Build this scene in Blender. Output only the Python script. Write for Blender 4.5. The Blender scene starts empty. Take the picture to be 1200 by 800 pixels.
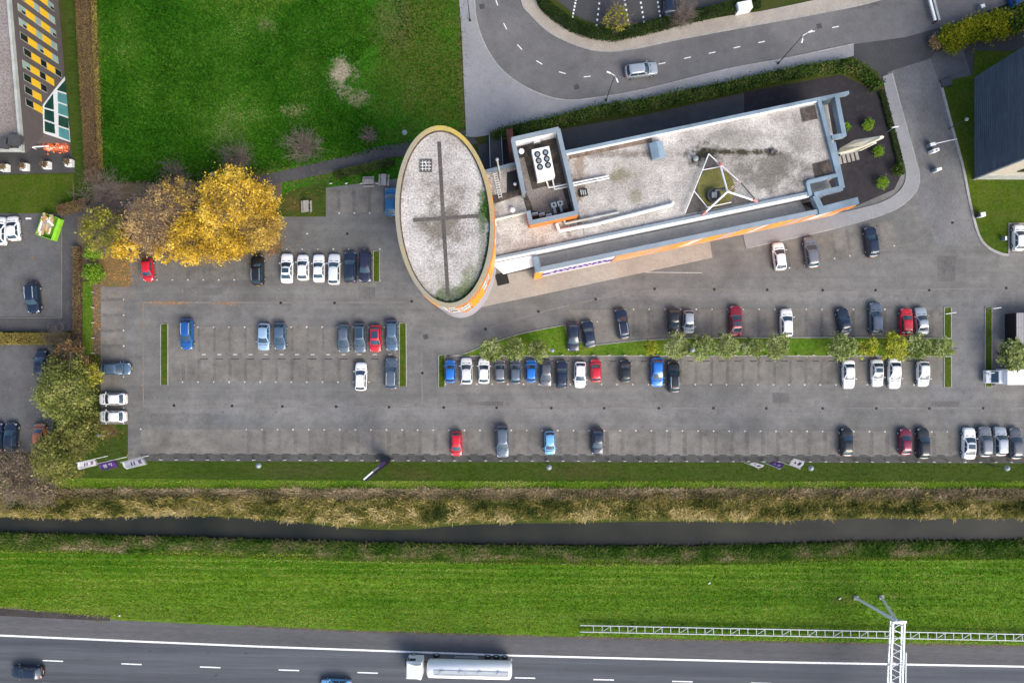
import bpy, math, random
import numpy as np
from mathutils import Vector
random.seed(7); rng = np.random.default_rng(7)
C = bpy.context.scene.collection
S = .13; H = 104.0; NY = 428
R = math.radians

def W(px, py, z=0.0):
    """pixel of the photograph -> the point of the place at height z"""
    k = (H - z) / H
    return Vector(((px - 600) * S * k, (400 - NY) * S + (NY - py) * S * k, z))

# ------------------------------------------------------------------ materials
class NT:
    def __init__(s, name):
        s.m = bpy.data.materials.new(name); s.m.use_nodes = True
        s.t = s.m.node_tree; s.b = s.t.nodes['Principled BSDF']
        s.pos = s.n('ShaderNodeNewGeometry').outputs['Position']
    def n(s, t, **kw):
        x = s.t.nodes.new(t)
        for k, v in kw.items(): setattr(x, k, v)
        return x
    def l(s, a, b): s.t.links.new(a, b)
    def set(s, sock, v):
        if hasattr(v, 'is_linked') or hasattr(v, 'links'): s.l(v, sock)
        else: sock.default_value = v
    def scaled(s, sc):
        m = s.n('ShaderNodeMapping'); m.inputs['Scale'].default_value = sc; s.l(s.pos, m.inputs['Vector']); return m.outputs[0]
    def noise(s, scale, detail=3, vec=None, rough=.55):
        x = s.n('ShaderNodeTexNoise'); x.inputs['Scale'].default_value = scale
        x.inputs['Detail'].default_value = detail; x.inputs['Roughness'].default_value = rough
        s.l(vec or s.pos, x.inputs['Vector']); return x.outputs['Fac']
    def rng(s, v, a, b, c=0., d=1.):
        x = s.n('ShaderNodeMapRange'); x.inputs[1].default_value = a; x.inputs[2].default_value = b
        x.inputs[3].default_value = c; x.inputs[4].default_value = d; s.l(v, x.inputs[0]); return x.outputs[0]
    def math(s, op, a, b=0.):
        x = s.n('ShaderNodeMath', operation=op); s.set(x.inputs[0], a); s.set(x.inputs[1], b); return x.outputs[0]
    def mix(s, f, a, b, mode='MIX'):
        x = s.n('ShaderNodeMix', data_type='RGBA', blend_type=mode)
        s.set(x.inputs[0], f)
        for i, v in ((6, a), (7, b)):
            if isinstance(v, tuple): x.inputs[i].default_value = (*v[:3], 1)
            else: s.l(v, x.inputs[i])
        return x.outputs[2]
    def done(s, col, rough=.9, spec=.3, bump=None, dist=.05):
        if isinstance(col, tuple): s.b.inputs['Base Color'].default_value = (*col[:3], 1)
        else: s.l(col, s.b.inputs['Base Color'])
        s.b.inputs['Roughness'].default_value = rough
        s.b.inputs['Specular IOR Level'].default_value = spec
        if bump is not None:
            x = s.n('ShaderNodeBump'); x.inputs['Strength'].default_value = .6; x.inputs['Distance'].default_value = dist
            s.l(bump, x.inputs['Height']); s.l(x.outputs[0], s.b.inputs['Normal'])
        return s.m

def patch_mask(t, p, zl=0.):
    # p = (px, py, rx, ry, colour, strength): a soft ragged patch of another colour
    c = W(p[0], p[1], zl); v = t.n('ShaderNodeVectorMath', operation='SUBTRACT'); t.l(t.pos, v.inputs[0]); v.inputs[1].default_value = (c.x, c.y, 0)
    d = t.n('ShaderNodeVectorMath', operation='DIVIDE'); t.l(v.outputs[0], d.inputs[0]); d.inputs[1].default_value = (p[2]*S, p[3]*S, 1e6)
    g = t.n('ShaderNodeVectorMath', operation='LENGTH'); t.l(d.outputs[0], g.inputs[0])
    n1 = t.noise(max(.12, min(.9, 1.1/(min(p[2], p[3])*S))), 6, rough=.72)
    e = t.math('ADD', g.outputs['Value'], t.rng(n1, .25, .75, -.8, .8))
    return t.rng(e, 1.05, .35, 0, p[5])

GAIN = {'field grass': .98, 'mown lawn': .85, 'long bright grass': .8, 'east lawn': .75, 'motorway verge grass': .95, 'grey paving bricks of the car park': 1.27, 'brown paving bricks of the bays': 1.26,
        'dark divider bricks': 1.33, 'concrete gutter': 1.0, 'asphalt road': 1.12, 'side road asphalt': 1.12, 'worn grey asphalt': 1.1, 'dark brick path': 1.1, 'pale pavement slabs': 1.3, 'warm pavement slabs': 1.5,
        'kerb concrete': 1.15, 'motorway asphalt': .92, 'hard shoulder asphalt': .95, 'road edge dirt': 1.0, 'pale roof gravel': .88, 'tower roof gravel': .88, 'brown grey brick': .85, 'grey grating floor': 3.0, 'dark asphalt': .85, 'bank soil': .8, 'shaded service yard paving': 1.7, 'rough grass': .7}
def surf(name, c1, c2, c3, s1=.05, s2=.5, s3=5., a2=.6, a3=.35, rough=.9, spec=.25, stretch=(1, 1, 1), patches=(), bump=.04, lo=.38, hi=.62, zl=0., streak=0., stain=0., rot=0., speck=0.):
    gn_ = GAIN.get(name, 1.); c1, c2, c3 = [tuple(q*gn_ for q in c) for c in (c1, c2, c3)]
    t = NT(name); v = t.scaled(stretch)
    col = t.mix(t.rng(t.noise(s1, 5, v), lo, hi), c1, c2)
    col = t.mix(t.rng(t.noise(s2, 4, v), .45, .75, 0, a2), col, c3)
    for p in patches: col = t.mix(patch_mask(t, p, zl), col, tuple(q*gn_ for q in p[4]))
    if rot:
        rv = t.n('ShaderNodeMapping'); rv.inputs['Rotation'].default_value = (0, 0, rot); t.l(t.pos, rv.inputs['Vector']); base = rv.outputs[0]
    else: base = t.pos
    def st_(sc):
        m_ = t.n('ShaderNodeMapping'); m_.inputs['Scale'].default_value = sc; t.l(base, m_.inputs['Vector']); return m_.outputs[0]
    if streak:   # tyre polish and drag marks along the driving direction
        col = t.mix(1.0, col, t.rng(t.noise(1., 4, st_((.012, .9, 1)), .6), .3, .7, 1 - streak, 1 + streak), 'MULTIPLY')
    if stain:    # oil, patched and washed out areas
        col = t.mix(1.0, col, t.rng(t.noise(.75, 6, rough=.75), .33, .68, 1 + stain*.55, 1 - stain*.55), 'MULTIPLY')
        col = t.mix(1.0, col, t.rng(t.noise(.23, 3, rough=.5), .3, .7, 1 - stain*.5, 1 + stain*.5), 'MULTIPLY')
        col = t.mix(t.rng(t.noise(.9, 2), .70, .76, 0, .55), col, tuple(q*.55 for q in c1))
        vo = t.n('ShaderNodeTexVoronoi'); vo.inputs['Scale'].default_value = .55; t.l(t.pos, vo.inputs['Vector'])
        col = t.mix(t.rng(vo.outputs['Distance'], .02, .22, stain*1.1, 0), col, tuple(q*.5 for q in c1))
    if speck:
        col = t.mix(t.rng(t.noise(3.2, 1), .66, .72, 0, speck), col, tuple(min(.8, q*2.2) for q in c3))
    f = t.noise(s3, 3, v, .7)
    col = t.mix(1.0, col, t.rng(f, .3, .7, 1 - a3, 1 + a3), 'MULTIPLY')
    return t.done(col, rough, .03 if 'grass' in name or 'lawn' in name else spec, f, bump)

def plain(name, c, rough=.5, metal=0., spec=.4, var=.12, scale=1.5, coat=0.):
    t = NT(name)
    col = t.mix(1.0, c, t.rng(t.noise(scale, 4), .3, .7, 1 - var, 1 + var), 'MULTIPLY') if var else c
    t.done(col, rough, spec); t.b.inputs['Metallic'].default_value = metal; t.b.inputs['Coat Weight'].default_value = coat
    if coat: t.b.inputs['Coat Roughness'].default_value = .06
    return t.m

def foliage(name, cols, trans=.25, big=.35, wa=.55):
    """leaf colours, mixed leaf by leaf and clump by clump"""
    t = NT(name); a = t.n('ShaderNodeAttribute', attribute_name='tone').outputs['Fac']
    f = t.math('ADD', t.math('MULTIPLY', a, wa), t.rng(t.noise(big, 3), .3, .7, 0, 1.05 - wa))
    r = t.n('ShaderNodeValToRGB'); t.l(f, r.inputs[0]); cr = r.color_ramp
    while len(cr.elements) < len(cols): cr.elements.new(.5)
    for i, c in enumerate(cols):
        cr.elements[i].position = .08 + .84 * i / max(1, len(cols) - 1); cr.elements[i].color = (*c, 1)
    t.done(r.outputs[0], .9, .04)
    if trans: 
        tr = t.n('ShaderNodeBsdfTranslucent'); t.l(r.outputs[0], tr.inputs[0]); mx = t.n('ShaderNodeMixShader'); mx.inputs[0].default_value = trans
        t.l(t.b.outputs[0], mx.inputs[1]); t.l(tr.outputs[0], mx.inputs[2]); t.l(mx.outputs[0], t.t.nodes['Material Output'].inputs[0])
    return t.m

# ------------------------------------------------------------------ mesh helpers
def chain_loc(o):
    v = Vector((0, 0, 0))
    while o is not None: v += o.location; o = o.parent
    return v

def link(name, me, mats, parent=None):
    o = bpy.data.objects.new(name, me); C.objects.link(o)
    for m in (mats if isinstance(mats, (list, tuple)) else [mats]): me.materials.append(m)
    if parent is not None: o.parent = parent
    return o

class MB:
    def __init__(s): s.v = []; s.f = []; s.mi = []; s.cur = 0
    def add(s, vs, fs):
        b = len(s.v); s.v += [tuple(v) for v in vs]
        for f in fs: s.f.append([b + i for i in f]); s.mi.append(s.cur)
        return s
    def prism(s, pts, z0, z1):
        n = len(pts); p = [(q[0], q[1]) for q in pts]
        a = sum(p[i][0]*p[(i+1) % n][1] - p[(i+1) % n][0]*p[i][1] for i in range(n))
        if a < 0: p.reverse()
        zz0 = z0 if isinstance(z0, (list, tuple)) else [z0]*n
        vs = [(x, y, z) for (x, y), z in zip(p, zz0)] + [(x, y, z1) for x, y in p]
        fs = [list(range(n - 1, -1, -1)), list(range(n, 2*n))] + [[i, (i+1) % n, n + (i+1) % n, n + i] for i in range(n)]
        return s.add(vs, fs)
    def sheet(s, pts, z):
        p = [(q[0], q[1]) for q in pts]; n = len(p)
        if sum(p[i][0]*p[(i+1) % n][1] - p[(i+1) % n][0]*p[i][1] for i in range(n)) < 0: p.reverse()
        return s.add([(x, y, z) for x, y in p], [list(range(n))])
    def box(s, c, d, rz=0., bev=0.):
        x, y, z = (q/2 for q in d); ca, sa = math.cos(rz), math.sin(rz)
        b = min(bev, x*.9, y*.9, z*.9)
        if b <= 0:
            pts = [(i*x, j*y, k*z) for k in (-1, 1) for i, j in ((-1, -1), (1, -1), (1, 1), (-1, 1))]
            fs = [[3, 2, 1, 0], [4, 5, 6, 7]] + [[i, (i+1) % 4, 4 + (i+1) % 4, 4 + i] for i in range(4)]
        else:
            ring = lambda q, zz: [(i*(x-q) + di, j*(y-q) + dj, zz) for i, j, di, dj in
                                  ((-1, -1, 0, -0), (1, -1, 0, 0), (1, 1, 0, 0), (-1, 1, 0, 0))]
            pts = ring(b, -z) + ring(0, -z + b) + ring(0, z - b) + ring(b, z)
            fs = [[3, 2, 1, 0], [12, 13, 14, 15]] + [[4*r + i, 4*r + (i+1) % 4, 4*r + 4 + (i+1) % 4, 4*r + 4 + i] for r in range(3) for i in range(4)]
        return s.add([(c[0] + ca*px - sa*py, c[1] + sa*px + ca*py, c[2] + pz) for px, py, pz in pts], fs)
    def beam(s, a, b, w, z0, z1):
        """upright-sided beam between two plan points"""
        d = Vector((b[0]-a[0], b[1]-a[1])); n = Vector((-d.y, d.x)).normalized() * w/2
        return s.prism([(a[0]+n.x, a[1]+n.y), (a[0]-n.x, a[1]-n.y), (b[0]-n.x, b[1]-n.y), (b[0]+n.x, b[1]+n.y)], z0, z1)
    def tube(s, a, b, r0, r1=None, n=6, cap=True):
        r1 = r0 if r1 is None else r1; a = Vector(a); b = Vector(b); d = (b - a)
        if d.length < 1e-6: return s
        d.normalize(); u = d.orthogonal().normalized(); w = d.cross(u)
        vs = []
        for p, r in ((a, r0), (b, r1)):
            for i in range(n):
                t = 2*math.pi*i/n; vs.append(p + u*math.cos(t)*r + w*math.sin(t)*r)
        fs = [[i, (i+1) % n, n + (i+1) % n, n + i] for i in range(n)]
        if cap: fs += [list(range(n-1, -1, -1)), list(range(n, 2*n))]
        return s.add(vs, fs)
    def path(s, pts, r, n=8):
        for a, b in zip(pts[:-1], pts[1:]): s.tube(a, b, r, r, n)
        return s
    def ball(s, c, r, sz=1., n=10, m=6):
        vs = [(c[0], c[1], c[2] - r*sz)]
        for j in range(1, m):
            ph = -math.pi/2 + math.pi*j/m
            vs += [(c[0] + r*math.cos(ph)*math.cos(2*math.pi*i/n), c[1] + r*math.cos(ph)*math.sin(2*math.pi*i/n), c[2] + r*sz*math.sin(ph)) for i in range(n)]
        vs.append((c[0], c[1], c[2] + r*sz)); e = len(vs) - 1
        fs = [[0, 1 + (i+1) % n, 1 + i] for i in range(n)]
        for j in range(m-2):
            fs += [[1 + j*n + i, 1 + j*n + (i+1) % n, 1 + (j+1)*n + (i+1) % n, 1 + (j+1)*n + i] for i in range(n)]
        fs += [[1 + (m-2)*n + i, 1 + (m-2)*n + (i+1) % n, e] for i in range(n)]
        return s.add(vs, fs)
    def build(s, name, mats, parent=None, world=True, smooth=0):
        off = chain_loc(parent) if (parent is not None and world) else Vector((0, 0, 0))
        me = bpy.data.meshes.new(name); me.from_pydata([(v[0]-off.x, v[1]-off.y, v[2]-off.z) for v in s.v], [], s.f); me.validate()
        o = link(name, me, mats, parent)
        if len(set(s.mi)) > 1: me.polygons.foreach_set('material_index', s.mi)
        if smooth:
            me.polygons.foreach_set('use_smooth', [True]*len(me.polygons)); me.set_sharp_from_angle(angle=R(smooth))
        return o

def quads_obj(name, Q, mat, parent=None, world=True, tone=None):
    """many loose quads (leaves, blades) as one mesh, with a random tone per quad"""
    n = len(Q); me = bpy.data.meshes.new(name)
    off = np.array(chain_loc(parent)) if (parent is not None and world) else np.zeros(3)
    V = (Q - off).reshape(-1, 3).astype(np.float32)
    me.vertices.add(4*n); me.vertices.foreach_set('co', V.ravel())
    me.loops.add(4*n); me.loops.foreach_set('vertex_index', np.arange(4*n, dtype=np.int32))
    me.polygons.add(n); me.polygons.foreach_set('loop_start', np.arange(0, 4*n, 4, dtype=np.int32))
    me.update(calc_edges=True); me.validate()
    a = me.attributes.new('tone', 'FLOAT', 'FACE'); a.data.foreach_set('value', (rng.random(n) if tone is None else tone).astype(np.float32))
    return link(name, me, mat, parent)

def leaf_quads(P, size, up=.5):
    n = len(P); N = rng.normal(size=(n, 3)); N[:, 2] = np.abs(N[:, 2]) + up; N /= np.linalg.norm(N, axis=1)[:, None]
    T = np.cross(N, rng.normal(size=(n, 3))); T /= np.linalg.norm(T, axis=1)[:, None]; B = np.cross(N, T)
    sz = size * (.6 + .8*rng.random(n))[:, None]; T = T*sz; B = B*sz*.6
    return np.stack([P - T, P - B, P + T, P + B], 1)

def blades(P, length, width, lean, wind=(0, 0)):
    n = len(P); th = rng.random(n)*2*np.pi; a = lean*(.3 + rng.random(n))
    D = np.stack([np.cos(th)*np.sin(a) + wind[0], np.sin(th)*np.sin(a) + wind[1], np.cos(a)], 1)
    L = (length*(.5 + .9*rng.random(n)))[:, None]; sd = np.stack([-np.sin(th), np.cos(th), np.zeros(n)], 1)*(width*(.6+.8*rng.random(n)))[:, None]
    T = P + D*L
    return np.stack([P - sd, P + sd, T + sd*.35, T - sd*.35], 1)

def spline(pts, n=6, closed=False):
    P = [Vector((p[0], p[1])) for p in pts]; m = len(P); out = []
    for i in range(m if closed else m - 1):
        g = (lambda k: P[k % m]) if closed else (lambda k: P[min(max(k, 0), m-1)])
        a, b, c, d = g(i-1), g(i), g(i+1), g(i+2)
        for j in range(n):
            t = j/n; out.append(.5*((2*b) + (c-a)*t + (2*a-5*b+4*c-d)*t*t + (3*b-a-3*c+d)*t**3))
    if not closed: out.append(P[-1])
    return [(p.x, p.y) for p in out]

def WW(pts, z=0): return [W(p[0], p[1], z) for p in pts]
def offset(pts, d):
    """offset a plan polyline sideways by d metres"""
    out = []; P = [Vector((p[0], p[1])) for p in pts]
    for i, p in enumerate(P):
        t = (P[min(i+1, len(P)-1)] - P[max(i-1, 0)]).normalized(); out.append(Vector((p.x - t.y*d, p.y + t.x*d)))
    return out

def struct(o, kind='structure'): o['kind'] = kind; return o
def tag(o, label, cat, group=None):
    o['label'] = label; o['category'] = cat
    if group: o['group'] = group
    return o
def empty(name, loc, label, cat, group=None, rz=0.):
    o = bpy.data.objects.new(name, None); C.objects.link(o); o.location = loc; o.rotation_euler = (0, 0, rz); o.empty_display_size = .3
    return tag(o, label, cat, group)
def copy_thing(src, loc, rz, label, group=None, scale=None):
    r = src.copy(); C.objects.link(r); r.location = loc; r.rotation_euler = (0, 0, rz); r['label'] = label
    if scale: r.scale = scale
    if group: r['group'] = group
    for ch in list(src.children):
        c = ch.copy(); C.objects.link(c); c.parent = r
        for g in list(ch.children):
            d = g.copy(); C.objects.link(d); d.parent = c
    return r
def sheet(name, px, z, mat): return struct(MB().sheet(WW(px), z).build(name, mat))
def slab(name, px, z0, z1, mat): return struct(MB().prism(WW(px), z0, z1).build(name, mat))
def ribbon(name, line, d0, d1, z, mat, zb=None):
    """flat (or raised, zb) band along a plan polyline between two sideways offsets"""
    A = offset(line, d0); B = offset(line, d1); m = MB(); n = len(A)
    if zb is None:
        m.add([(p.x, p.y, z) for p in A] + [(p.x, p.y, z) for p in B], [[i, i+1, n+i+1, n+i] if d0 > d1 else [n+i, n+i+1, i+1, i] for i in range(n-1)])
    else:
        vs = [(p.x, p.y, zz) for zz in (zb, z) for Q in (A, B) for p in Q]
        fs = []
        for i in range(n-1):
            a0, b0, a1, b1 = i, n+i, 2*n+i, 3*n+i
            fs += [[a1, a1+1, b1+1, b1], [a0, a0+1, a1+1, a1], [b0+1, b0, b1, b1+1]]
        fs += [[0, n, 3*n, 2*n], [n-1, 2*n-1, 4*n-1, 3*n-1]]
        m.add(vs, fs)
    return m.build(name, mat)
# ------------------------------------------------------------------ materials used
M = {}
M['earth'] = surf('rough grass', (.05, .075, .015), (.075, .085, .02), (.1, .085, .04), a3=.3)
M['field'] = surf('field grass', (.016, .085, .004), (.03, .12, .006), (.06, .13, .014), s1=.06, s2=.35, s3=2.6, a2=.6, a3=.55, bump=.1, patches=[
    (400, 88, 17, 26, (.30, .25, .17), .95), (418, 115, 18, 12, (.24, .2, .12), .7), (345, 130, 20, 9, (.2, .19, .09), .7), (312, 30, 14, 10, (.17, .14, .08), .5),
    (500, 60, 75, 130, (.065, .075, .014), .75), (455, 25, 30, 40, (.1, .085, .04), .5), (545, 75, 10, 120, (.1, .075, .03), .8),
    (300, 0, 60, 22, (.1, .17, .02), .8), (300, 205, 120, 16, (.09, .075, .03), .7), (205, 100, 90, 70, (.06, .14, .012), .4), (115, 100, 7, 150, (.12, .13, .02), .7)])
M['lawn'] = surf('mown lawn', (.038, .07, .01), (.05, .08, .014), (.075, .08, .025), s1=.12, s2=.8, s3=3., a2=.5, a3=.3, stretch=(.3, 1, 1), patches=[(128, 506, 16, 12, (.15, .09, .045), .75), (350, 240, 24, 14, (.11, .08, .03), .6), 
    (170, 552, 60, 20, (.06, .1, .012), .6), (680, 552, 60, 12, (.085, .06, .03), .45), (480, 552, 40, 12, (.09, .06, .03), .4), (350, 552, 60, 10, (.07, .06, .03), .4)])
M['brightgrass'] = surf('long bright grass', (.07, .16, .012), (.12, .2, .02), (.17, .18, .04), s1=.15, s2=.8, s3=3., a3=.4, bump=.12)
M['eastlawn'] = surf('east lawn', (.055, .1, .01), (.08, .12, .012), (.11, .12, .03), s1=.1, s2=.6, s3=2.5, a3=.3)
M['verge'] = surf('motorway verge grass', (.05, .14, .01), (.09, .18, .018), (.15, .2, .04), s1=.22, s2=.8, s3=3., a2=.55, a3=.42, stretch=(.12, 1, 1), bump=.12, patches=[
    (990, 702, 24, 7, (.2, .17, .07), .8), (1050, 697, 16, 5, (.2, .17, .07), .7), (900, 698, 300, 18, (.035, .1, .01), .5), (300, 680, 300, 8, (.13, .23, .02), .55), (150, 720, 200, 14, (.13, .17, .035), .6), (700, 725, 400, 12, (.11, .17, .03), .5), (700, 690, 260, 5, (.13, .2, .03), .5)])
M['bank'] = surf('bank soil', (.05, .07, .02), (.09, .07, .045), (.16, .12, .07), s1=.15, s2=.6, a3=.4)
M['soil'] = surf('soil', (.1, .075, .05), (.14, .1, .06), (.1, .11, .04), s1=.2)
M['litter'] = surf('leaf litter ground', (.12, .1, .045), (.2, .11, .05), (.08, .1, .03), s1=.25, s2=1.2, s3=6, a3=.5)
LOTP = [(210, 300, 130, 60, (.08, .078, .073), .55), (380, 270, 80, 50, (.085, .085, .082), .6), (320, 485, 160, 12, (.15, .146, .14), .5), (640, 440, 300, 5, (.085, .08, .075), .4), (930, 440, 200, 8, (.09, .08, .072), .5), (1000, 320, 60, 20, (.155, .15, .145), .5), (700, 365, 60, 14, (.095, .09, .082), .5), (150, 480, 30, 50, (.08, .078, .078), .6),
        (600, 534, 700, 8, (.06, .058, .056), .75), (240, 492, 90, 12, (.075, .082, .086), .7), (1130, 420, 60, 90, (.15, .148, .15), .5), (600, 480, 500, 10, (.145, .14, .137), .5),
        (900, 345, 200, 9, (.16, .155, .15), .4), (540, 400, 60, 20, (.15, .145, .14), .4), (250, 240, 90, 60, (.09, .088, .087), .5), (560, 345, 40, 60, (.14, .135, .13), .4)]
M['lot'] = surf('grey paving bricks of the car park', (.100, .099, .096), (.128, .124, .119), (.088, .085, .081), s1=.07, s2=.35, s3=6, a2=.55, a3=.24, patches=LOTP, bump=.01, streak=.1, stain=.26)
M['bay'] = surf('brown paving bricks of the bays', (.106, .099, .089), (.132, .123, .111), (.155, .145, .135), s1=.1, s2=.5, s3=6, a2=.6, a3=.28, patches=LOTP[:2], bump=.01, stain=.34)
M['baydark'] = surf('dark divider bricks', (.085, .079, .075), (.1, .093, .087), (.12, .11, .1), s1=.3, s2=.8, s3=5, a2=.9, a3=.3, bump=.01, stain=.35)
M['edgepaving'] = surf('grimy edge paving', (.062, .06, .058), (.085, .082, .078), (.05, .055, .04), s1=.12, s2=.8, s3=5, a2=.7, a3=.3, stain=.35)
M['gutter'] = surf('concrete gutter', (.16, .15, .14), (.19, .18, .168), (.12, .11, .1), s1=.15, s2=.5, a2=.8, a3=.2)
M['road'] = surf('asphalt road', (.105, .103, .106), (.13, .125, .125), (.09, .085, .085), s1=.08, s2=.3, s3=7, a2=.4, a3=.2, stain=.2, patches=[(960, 5, 90, 6, (.05, .045, .04), .6)])
M['sideroad'] = surf('side road asphalt', (.115, .115, .12), (.15, .148, .148), (.085, .082, .08), s1=.12, s2=.3, s3=7, a2=.6, a3=.2, stretch=(1, .25, 1), stain=.2)
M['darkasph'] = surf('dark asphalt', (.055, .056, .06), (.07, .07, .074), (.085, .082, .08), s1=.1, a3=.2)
M['yard'] = surf('charcoal gravel yard', (.022, .02, .024), (.03, .027, .032), (.045, .04, .04), s1=.1, s2=1, s3=8, a3=.35)
M['yardnorth'] = surf('shaded service yard paving', (.03, .031, .034), (.04, .04, .042), (.05, .048, .045), s1=.1, s2=.7, s3=6, a3=.2)  # dark paving with the office's cast shade worked into its colour
M['westasph'] = surf('worn grey asphalt', (.085, .085, .088), (.105, .103, .102), (.075, .07, .065), s1=.08, s2=.4, a3=.2, stain=.28)
M['brick'] = surf('dark brick path', (.05, .05, .054), (.066, .064, .066), (.09, .085, .08), s1=.2, s2=1.5, s3=7, a3=.35)
M['paver'] = surf('pale pavement slabs', (.17, .17, .178), (.2, .2, .21), (.15, .145, .14), s1=.1, s2=.8, s3=5, a2=.5, a3=.12, stretch=(1, 1, 1))
M['paverwarm'] = surf('warm pavement slabs', (.2, .175, .15), (.235, .21, .18), (.16, .145, .13), s1=.15, s2=.8, s3=5, a2=.6, a3=.16)
M['kerb'] = surf('kerb concrete', (.24, .235, .23), (.3, .29, .28), (.18, .17, .15), s1=.3, s2=1.5, a3=.15)
M['motorway'] = surf('motorway asphalt', (.079, .086, .1), (.097, .104, .117), (.067, .074, .088), s1=.5, s2=.9, s3=6, a2=.4, a3=.12, stretch=(.02, 1, 1), streak=.24, rot=R(1.75), stain=.06)
M['shoulder'] = surf('hard shoulder asphalt', (.088, .088, .094), (.105, .103, .108), (.075, .075, .08), s1=.2, s2=.5, s3=6, a2=.5, a3=.16, stretch=(.1, 1, 1), streak=.12, rot=R(1.75), stain=.1)
M['dirt'] = surf('road edge dirt', (.07, .058, .045), (.1, .085, .06), (.17, .15, .1), s1=.5, s2=1.4, a3=.4)
M['edgestrip'] = surf('dark tar edge', (.035, .03, .03), (.05, .043, .04), (.075, .065, .055), s1=.3, s2=1.5, s3=5, a3=.4)
M['paint'] = plain('road paint', (.72, .72, .72), .6, var=.22, scale=4)
M['stud'] = plain('white marker stone', (.56, .54, .51), .7, var=.3, scale=5)
M['lid'] = plain('iron lid', (.02, .018, .017), .6, .3)
M['gravel'] = surf('pale roof gravel', (.38, .35, .32), (.54, .505, .47), (.27, .24, .21), s1=.1, s2=.5, s3=4.5, a2=.55, a3=.42, bump=.04, zl=7., stain=.3, patches=[
    (905, 200, 75, 30, (.16, .145, .125), .9), (870, 160, 50, 12, (.2, .185, .165), .6), (650, 290, 60, 14, (.36, .3, .27), .5), (860, 165, 60, 12, (.3, .28, .25), .5), (725, 205, 16, 12, (.22, .2, .12), .8), (745, 230, 10, 9, (.22, .21, .13), .7), (940, 160, 16, 34, (.22, .2, .18), .6),
    (817, 184, 12, 12, (.03, .028, .022), 1.), (829, 178, 15, 12, (.025, .025, .018), 1.), (868, 178, 52, 4, (.05, .045, .025), 1.), (905, 177, 8, 7, (.05, .045, .04), .9), (668, 240, 10, 50, (.17, .12, .09), .8), (600, 285, 30, 14, (.3, .25, .22), .6), (575, 260, 9, 60, (.14, .1, .08), .7),
    (720, 180, 70, 5, (.13, .1, .07), .6), (680, 200, 8, 40, (.2, .13, .08), .7)])
M['towergravel'] = surf('tower roof gravel', (.41, .38, .355), (.54, .505, .48), (.30, .265, .24), s1=.15, s2=.5, s3=4.5, a2=.45, a3=.52, bump=.05, zl=18.5, stain=.28, patches=[
    (522, 256, 30, 38, (.15, .13, .1), .85), (528, 345, 26, 14, (.08, .11, .04), .85), (553, 335, 14, 24, (.12, .15, .06), .7), (567, 245, 6, 26, (.05, .12, .03), .9), (565, 290, 5, 60, (.12, .14, .08), .5), (512, 325, 20, 18, (.3, .28, .24), .5)])
M['darkfloor'] = surf('dark bitumen', (.04, .034, .03), (.075, .062, .052), (.17, .135, .11), s1=.3, s2=.8, a2=.8, a3=.45)
M['moss'] = surf('moss bed', (.12, .115, .03), (.16, .15, .045), (.08, .075, .035), s1=.3, s2=1.5, a3=.35)
M['slats'] = surf('grey grating floor', (.12, .12, .115), (.14, .14, .135), (.1, .1, .09), s1=.4, s2=2, a3=.2)
M['steel'] = plain('blue grey coping', (.2, .265, .32), .45, .2, var=.3, scale=.35)
M['steelgrey'] = plain('grey coping', (.27, .32, .36), .4, .3, var=.1, scale=.6)
M['white'] = plain('white cladding', (.78, .78, .79), .45, var=.04)
M['offwhite'] = plain('white painted metal', (.7, .7, .7), .4, var=.08)
M['cream'] = plain('cream panel', (.8, .75, .6), .5, var=.08)
M['orange'] = plain('orange cladding', (.62, .19, .03), .5, var=.12, scale=.8)
M['salmon'] = surf('faded orange boards', (.6, .27, .11), (.68, .34, .18), (.6, .2, .05), s1=.12, s2=.4, s3=3, a2=.6, a3=.12)
M['amber'] = plain('amber panel', (.85, .33, .02), .45, var=.08)
M['pinkbrick'] = surf('pale pink brick', (.42, .30, .26), (.48, .34, .28), (.38, .33, .33), s1=.3, s2=1.2, s3=5, a3=.15)
M['mauve'] = surf('mauve plinth', (.33, .31, .36), (.37, .35, .39), (.3, .28, .3), s1=.3, s2=1, a3=.08)
M['lichen'] = surf('lichen coping', (.26, .24, .2), (.30, .27, .2), (.42, .31, .08), s1=.16, s2=.25, s3=6, a2=.45, a3=.25, zl=19., patches=[(530, 160, 40, 28, (.5, .36, .06), .8), (572, 220, 18, 60, (.42, .31, .1), .5), (480, 190, 30, 40, (.3, .27, .2), .6)])
M['redbrick'] = surf('red brick', (.16, .055, .04), (.2, .07, .05), (.12, .05, .04), s1=.5, s2=2, a3=.25)
M['brownbrick'] = surf('brown grey brick', (.115, .095, .095), (.14, .118, .115), (.1, .085, .085), s1=.2, s2=1.5, s3=6, a3=.12)
M['browngravel'] = surf('brown roof gravel', (.20, .17, .155), (.25, .215, .2), (.16, .14, .125), s1=.3, s2=1.2, s3=4, a3=.4)
M['lightcoping'] = plain('pale concrete coping', (.36, .37, .35), .7, var=.2, scale=.8)
M['yellow'] = plain('yellow panel', (.8, .48, .03), .5, var=.06)
M['paleglass'] = plain('pale window blind', (.30, .40, .35), .25, spec=.6, var=.2, scale=.5)
M['darkglass'] = plain('dark window glass', (.012, .018, .016), .08, spec=.8, var=.3, scale=.5)
M['teal'] = plain('teal glass', (.10, .30, .32), .1, spec=.7, var=.25, scale=.4)
M['tealdark'] = plain('dark teal glass', (.015, .06, .05), .08, spec=.8, var=.3, scale=.4)
M['clad'] = surf('dark blue ribbed cladding', (.062, .085, .115), (.075, .1, .13), (.09, .11, .135), s1=.15, s2=.5, s3=3, a2=.6, a3=.22, rough=.5, stretch=(1, .15, 1), stain=.15)
M['beige'] = plain('beige wall', (.45, .41, .34), .8, var=.1)
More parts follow.
